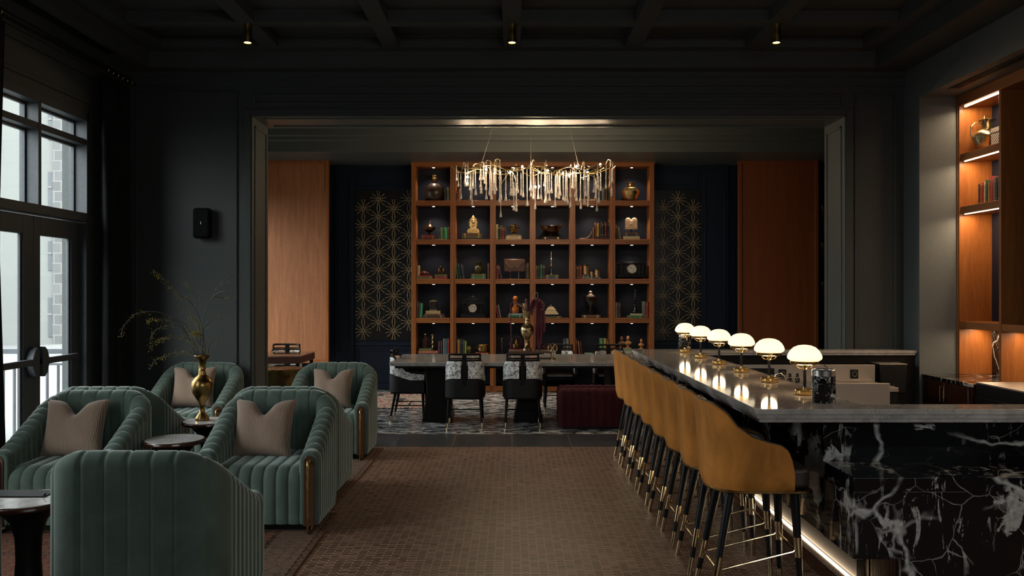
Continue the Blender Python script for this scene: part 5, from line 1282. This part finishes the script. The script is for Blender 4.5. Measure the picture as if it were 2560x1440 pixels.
# ------------------------------------------------------------------ dining table, chairs, bench
TX0, TX1, TYF, TYB, TT = -1.45, 1.85, 10.06, 11.40, .76
t = thing('library_table', 'long grey marble library table on dark timber slab legs', 'table', ((TX0+TX1)/2, (TYF+TYB)/2, 0)); a = (TX1-TX0)/2; b = (TYB-TYF)/2
m = MB(); m.box(-a,-b,TT-.022,a,b,TT); m.box(-a+.012,-b+.012,TT-.045,a-.012,b-.012,TT-.022); m.build('table_top', M['gmarble2'], t, bevel=.004)
MB().box(-a+.06,-b+.06,TT-.075,a-.06,b-.06,TT-.045).build('sub_frame', M['blackwood'], t)
for x in (-1.12, 0, 1.12):
    m = MB(); m.prism([(-.18,0),(.18,0),(.12,.35),(.14,TT-.075),(-.14,TT-.075),(-.12,.35)], -.34, .34); m.xf(Matrix.Translation((x,0,0))); m.build('pedestal', M['blackwood'], t, bevel=.01)
def make_dchair():
    t = thing('dining_chair', '', 'dining chair', group='black and silver hide dining chairs')      # faces -y, back at +y
    hw, yb, yf, Rr = .235, .245, -.20, .15
    path, T = u_path(hw, yf, yb, Rr, .014)
    def prof(zb, zt, o0, o1):
        def f(i, x, y, s):
            d = yb-y; b, h = zb(d), zt(d); out = []; q = (o1-o0)/2
            for k in range(6): out.append((o0-.02*((b+(h-b)*k/5)-.35)*0, b+(h-b-.006)*k/5, 1, 0))
            out.append((o0+q, h, 0, 0))
            for k in range(6): out.append((o1, (h-.006)+(b-h+.006)*k/5, 0, 0))
            return out
        return f
    low = lambda d: .575 if d < .02 else max(.50, .575-.3*(d-.02))
    def top(d):
        pts = [(0,.785),(.06,.785),(.13,.70),(.22,.615),(.34,.585),(.445,.58)]
        for (a_,b_),(c_,e_) in zip(pts,pts[1:]):
            if d <= c_: return b_+(e_-b_)*(d-a_)/(c_-a_)
        return .58
    MB().grid(shell(path,T,prof(lambda d:.355, low, .0, .045)),True,True).build('leather_shell', M['leather'], t, smooth=50)
    # hide panels: left and right halves separated by the central splat
    n = len(path); h0 = n//2; gap = 2
    for nm, sl in (('hide_panel', path[:h0-gap]),('hide_panel', path[h0+gap+1:])):
        MB().grid(shell(sl,T,prof(lambda d: low(d)+.004, top, .004, .04)),True,True).build(nm, M['hide'], t, smooth=50)
    fr = MB(); edge = [(x-nx*.02, y-ny*.02, top(yb-y)+.004) for x,y,nx,ny,s in path]
    fr.tube(edge, .011, 8)
    for z in (.812,.862):
        fr.tube([(x-nx*.02,y-ny*.02,z) for x,y,nx,ny,s in path if y > yb-.055], .013 if z > .83 else .009, 8)
    pe = [p for p in path if p[1] > yb-.055]
    for p in (pe[0], pe[-1]): fr.tube([(p[0]-p[2]*.02,p[1]-p[3]*.02,z) for z in (.78,.862)], .012, 8)
    fr.box(-.024, yb-.034, .50, .024, yb+.004, .868)
    fr.build('back_frame', M['blackwood'], t)
    MB().box(-hw+.05,-.215,.40,hw-.05,yb-.05,.475).build('seat_cushion', M['leather'], t, bevel=.025, seg=3)
    MB().box(-hw+.015,-.21,.335,hw-.015,yb-.03,.36).build('seat_frame', M['blackwood'], t, bevel=.01)
    for sx, y, fy in ((-1,-.18,-.19),(1,-.18,-.19),(-1,.16,.225),(1,.16,.225)):
        P = lambda z: Vector((sx*(.185+.02*(1-z/.34)), fy+(y-fy)*z/.34, z))
        l = MB().cyl(P(0.002), P(.338), .0115, .019, n=14).build('leg', M['blackwood'], t)
        MB().cyl(P(0), P(.06), .0125, .0145, n=14).build('brass_cap', M['chromeb'], l)
    m = MB()
    for sx in (-1,1): m.cyl((sx*.195,-.18,.19),(sx*.195,.19,.19),.007,n=8)
    m.cyl((-.195,0,.19),(.195,0,.19),.007,n=8); m.build('stretcher', M['blackwood'], t)
    return t
dc = make_dchair()
for x, y, rz, lab in ((-.555,10.18,PI-PI,'left of the two dining chairs with their backs to the camera at the library table'),
    (.125,10.18,0,'right of the two dining chairs with their backs to the camera at the library table'),
    (-1.28,10.72,-PI/2,'silver hide dining chair at the left end of the library table'),
    (.64,11.52,PI,'dining chair on the far side of the library table, left of the bookcase view'),
    (1.33,11.52,PI,'dining chair on the far side of the library table, right one'),
    (-3.12,11.62,PI,'silver hide chair behind the leather games table by the pale walnut panel'),
    (-3.42,10.98,-PI/2,'dark framed chair at the left side of the leather games table')):
    # prototype faces -y with its back at +y: turn the near ones so the back is towards the camera
    r_2 = {0:PI, PI:0, -PI/2:PI/2}[rz] if rz in (0,PI,-PI/2) else 0
    dup(dc, (x, y+ (0.0), 0), r_2, lab)
# burgundy bench
t = thing('tufted_bench', 'low burgundy velvet channel bench at the near side of the library table', 'bench', (1.33, 10.1, 0)); rows = []
n_ = 150
for i in range(n_+1):
    x = -.79+1.58*i/n_; fr = (i/n_*17)%1; b_ = .009*abs(math.sin(PI*fr))**.55; e_ = min(1,(0.79-abs(x))/.05); e_ = math.sqrt(max(0,1-(1-e_)**2)); r = []
    for (py, pz, ky, kz) in [(-.24,.03,-1,0),(-.24,.15,-1,0),(-.24,.30,-1,0),(-.24,.41,-1,0),(-.23,.445,-.7,.7),(-.20,.465,0,1),(0,.47,0,1),(.20,.465,0,1),(.23,.445,.7,.7),(.24,.41,1,0),(.24,.2,1,0),(.24,.03,1,0)]:
        r.append((x, (py+b_*ky)*(.85+.15*e_), .03+(pz+b_*kz-.03)*(.93+.07*e_)))
    rows.append(r)
MB().grid(rows, closed_v=True, cap=True).build('upholstery', M['burg'], t, smooth=50); MB().box(-.74,-.21,0,.74,.21,.03).build('plinth', M['black'], t)
# games table, box and drum on the left
t = thing('games_table', 'leather topped games table with glass slab left in the library', 'table', (-2.98, 10.95, 0))
MB().box(-.36,-.40,.70,.36,.40,.79).build('leather_apron', paint('oxblood_leather', (.10,.04,.03), .35, scale=80), t, bevel=.012); MB().box(-.37,-.41,.792,.37,.41,.80).build('glass_top', M['glass'], t)
for sx in (-1,1):
    for sy in (-1,1): MB().cyl((sx*.32,sy*.36,0),(sx*.32,sy*.36,.70),.016,.024,n=14).build('leg', M['blackwood'], t)
t = thing('brass_drum_table', 'dark brass drum table just inside the opening, left of the green armchair', 'side table', (-2.70, 9.95, 0))
MB().lathe([(.001,0),(.24,0),(.245,.02),(.235,.05),(.235,.60),(.245,.62),(.26,.68),(.262,.69),(.001,.69)], n=44).build('drum_body', M['bronzed'] if 'bronzed' in M else brass('dull_brass', (.36,.23,.08), .35, .3), t)
MB().lathe([(.262,.69),(.265,.695),(.262,.703),(.001,.703)], n=44).build('drum_top', M['agedbrass'], t)

# table top display
TZt = TT
t = thing('display_riser', 'dark wooden riser stand on the library table', 'riser', (.235, 10.66, TZt))
MB().box(-.275,-.15,.075,.275,.15,.10).build('riser_top', M['darkwood2'], t, bevel=.004)
for sx in (-1,1): MB().box(sx*.262-.01,-.145,0,sx*.262+.01,.145,.075).build('riser_leg', M['darkwood2'], t)
RZ = TZt+.1005
tag(MB().lathe(vase_prof(.49,.083),(0,0,0),40).build('brass_vase', ab, loc=(.19,10.64,RZ)), 'engraved brass vase on the riser of the library table', 'vase')
t = thing('dried_amaranth', 'trailing maroon amaranth and pale twigs in the engraved brass vase', 'dried flowers', (.19,10.64,RZ+.44)); base = Vector((.19,10.64,RZ+.44))
am = paint('maroon_amaranth', (.13,.025,.04), .8, scale=200, var=.5); tw = paint('pale_twig', (.36,.25,.17), .7); YV = 10.64
def rope(pl, r, yoff, mat=am, name='amaranth_tassel'):
    ps = [at(x, y, YV)-base for x, y in pl]; ps = [Vector((p.x, p.y+yoff*min(1,k*.6), p.z)) for k, p in enumerate(ps)]
    c = catmull(ps, 14); m = MB().tube(c, [r*(.55+.7*abs(math.sin(i*1.9))+.3*R.random())*(1 if i > 6 else .5) for i in range(len(c))], 7)
    m.build(name, mat, t)
rope([(1312,790),(1308,768),(1298,760),(1284,757),(1277,764),(1277,800),(1278,845),(1277,873)], .006, -.03)
for k, (dx, yb_) in enumerate(((0,878),(6,862),(12,880),(18,840),(9,870),(22,815),(3,850),(15,860))):
    rope([(1322+dx*.3,785),(1328+dx*.5,758),(1336+dx*.4,748),(1341+dx*.7,760),(1340+dx,800),(1339+dx,830),(1338+dx,yb_)], .008, -.05+.02*(k%5))
rope([(1320,790),(1318,760),(1316,750)], .010, .0); rope([(1330,790),(1332,765),(1334,752),(1338,750)], .012, .02)
for pl in ([(1325,790),(1330,755),(1337,735),(1343,732),(1344,742),(1337,762)], [(1328,790),(1338,760),(1350,752),(1359,758),(1360,768),(1352,775)], [(1318,790),(1316,765),(1313,750),(1317,748)], [(1326,790),(1340,770),(1347,758),(1354,754)], [(1310,770),(1296,762),(1283,757)], [(1322,788),(1326,770),(1333,760),(1336,742)]):
    rope(pl, .0035, R.uniform(-.05,.05), tw, 'twig')
t = thing('ring_ornament', 'small round openwork brass ring ornament on the library table', 'ornament', (.50, 10.5, TZt))
m = MB(); m.tube([(.055*math.cos(a*PI/12),0,.14+.055*math.sin(a*PI/12)) for a in range(24)], .006, 8, True)
for k in range(3): m.tube([(.05*math.cos(k*PI/3),0,.14+.05*math.sin(k*PI/3)),(-.05*math.cos(k*PI/3),0,.14-.05*math.sin(k*PI/3))], .004, 6)
m.ball((0,-.004,.14),.018,12); m.build('ring', ab, t); MB().lathe([(.001,0),(.04,0),(.035,.01),(.01,.03),(.008,.09),(.001,.09)], n=18).build('stand', ab, t)

# ------------------------------------------------------------------ chandelier
CX, CY = .24, 10.9
ch = thing('chandelier', 'gilded branch chandelier hung with clear teardrop glass over the library table', 'chandelier', (CX, CY, 3.14))
bg_ = brass('gilded_branch', (.80,.58,.26), .22, .2)
def P3(x, y, z): return Vector((x, y, z))
nodes = []
def twig(ps, r0, r1, nm='branch'):
    c = catmull([Vector(p) for p in ps], 5); MB().tube(c, [r0+(r1-r0)*i/len(c) for i in range(len(c))], 7).build(nm, bg_, ch); return c
spine = []
for lane, y0 in enumerate((-.17, .0, .18)):
    ps = []; nn = 13
    for k in range(nn):
        x = -1.02+2.04*k/(nn-1); ps.append((x*(1 if lane == 1 else .93), y0*(1-.6*abs(x)**3)+R.uniform(-.03,.03), R.uniform(-.05,.05)+(.03 if k in (0,nn-1) else 0)))
    c = twig(ps, .008, .008); spine += c
for k in range(58):
    p = R.choice(spine); d = Vector((R.uniform(-1,1), R.uniform(-1,1)*.8, R.uniform(-.4,1))).normalized(); L_ = R.uniform(.10,.22)
    q = p+d*L_*.5+Vector((0,0,R.uniform(-.02,.04))); e = p+d*L_+Vector((0,0,R.uniform(-.05,.02)))
    e.x = max(-1.04, min(1.04, e.x)); e.y = max(-.3, min(.3, e.y)); e.z = min(e.z, .10); q.z = min(q.z, .12); twig([p, q, e], .005, .003, 'twig'); nodes.append(e)
for p in spine[::4]: nodes.append(p)
dropm = None
def drop_mesh(L_):
    m = MB(); r = .0062; pr = [(.001,0),(.003,-.004),(.0045,-.02),(r,-.06)]
    for k in range(1, 6): pr.append((r*(1+.12*math.sin(k*2.3)), -.06-(L_-.13)*k/6))
    pr += [(r*1.1,-L_+.08),(r*1.5,-L_+.055),(r*2.3,-L_+.034),(r*2.8,-L_+.018),(r*2.5,-L_+.006),(r*1.4,-L_+.001),(.001,-L_)]
    return m.lathe(pr, n=12)
var = [drop_mesh(.20+.035*k).build('glass_drop', M['crystal'], ch) for k in range(9)]
cnt = 0
R.shuffle(nodes)
sl = sorted(nodes, key=lambda p: p.x)
for k in range(98):
    p = nodes[k % len(nodes)] if k < len(nodes) else R.choice(spine)
    mid = 1-min(1, abs(p.x-.03)/.9); vi = int(min(6 if p.z < -.0 else 8, max(0, R.gauss(3.2+2.2*mid, 2))))
    if k < 9: o = var[k]
    else: o = var[vi].copy(); COL.objects.link(o)
    o.location = (p.x+R.uniform(-.015,.015), p.y+R.uniform(-.02,.02), p.z-.004-(R.uniform(0,.07)*mid if k > 60 else 0)); o.rotation_euler = (R.uniform(-.02,.02), R.uniform(-.02,.02), R.uniform(0,6))
bu = None
for (u, v, yo) in ((385,350,-.12),(645,245,-.2),(835,275,.1),(1145,205,-.1),(1500,260,.12),(1325,485,-.22),(1375,480,-.18),(1710,300,-.15),(1800,330,.08),(1900,200,-.1),(2230,175,0),(2055,285,.14),(980,270,.16)):
    p = at(1100+u/5.565, 380+v/5.565, CY+yo)-Vector((CX,CY,3.14))
    if bu is None:
        bu = MB().ball((0,0,0), .013, 12, 1.4).build('bulb', M['bulb'], ch, loc=p); MB().cyl((0,0,-.03),(0,0,-.012),.009,n=12).build('socket', bg_, bu); o = bu
    else:
        o = bu.copy(); COL.objects.link(o); o.location = p; k_ = kids(bu)[0].copy(); COL.objects.link(k_); k_.parent = o
    near = min(spine, key=lambda s: (s-p).length); MB().tube([near, near+(p-near)*.5+Vector((0,0,-.02)), p+Vector((0,0,-.03))], .0035, 6).build('bulb_arm', bg_, ch)
    lamp('bulb_light', 'POINT', (p.x+CX, p.y+CY, p.z+3.14-.0), 11.0, (1,.74,.48), .03)
for (x0, x1) in ((-.65,-.36),(.0,.0),(.62,.40)):
    MB().tube([(x0+(0),0,.02),(x1,0,LZ-3.14)], .0025, 6).build('suspension_cable', M['steel'], ch)
MB().lathe([(.001,LZ-3.14-.03),(.10,LZ-3.14-.03),(.10,LZ-3.14),(.001,LZ-3.14)], (0,0,0), 30).build('ceiling_canopy', bg_, ch)

# books on the right wall shelf of the back bar
for k, (dy, w_, h_, c) in enumerate(((8.30,.022,.20,'dark brown'),(8.265,.026,.205,'rust'),(8.23,.026,.205,'red'),(8.20,.02,.21,'cream'),(8.165,.03,.22,'dark green'),(8.13,.02,.19,'gold'),(8.085,.042,.245,'red'),(8.04,.028,.23,'grey'),(8.0,.034,.225,'black'),(7.96,.03,.235,'slate'))):
    o = make_book('%s book, %s from the far end on the lit back bar shelf' % (c, ORD[k] if k < 8 else ('ninth','tenth')[k-8]), 'books on the lit back bar shelf', w_, h_, .14, c, (4.57, dy-.08, 2.4325))
    o.rotation_euler = (0,0,-PI/2)
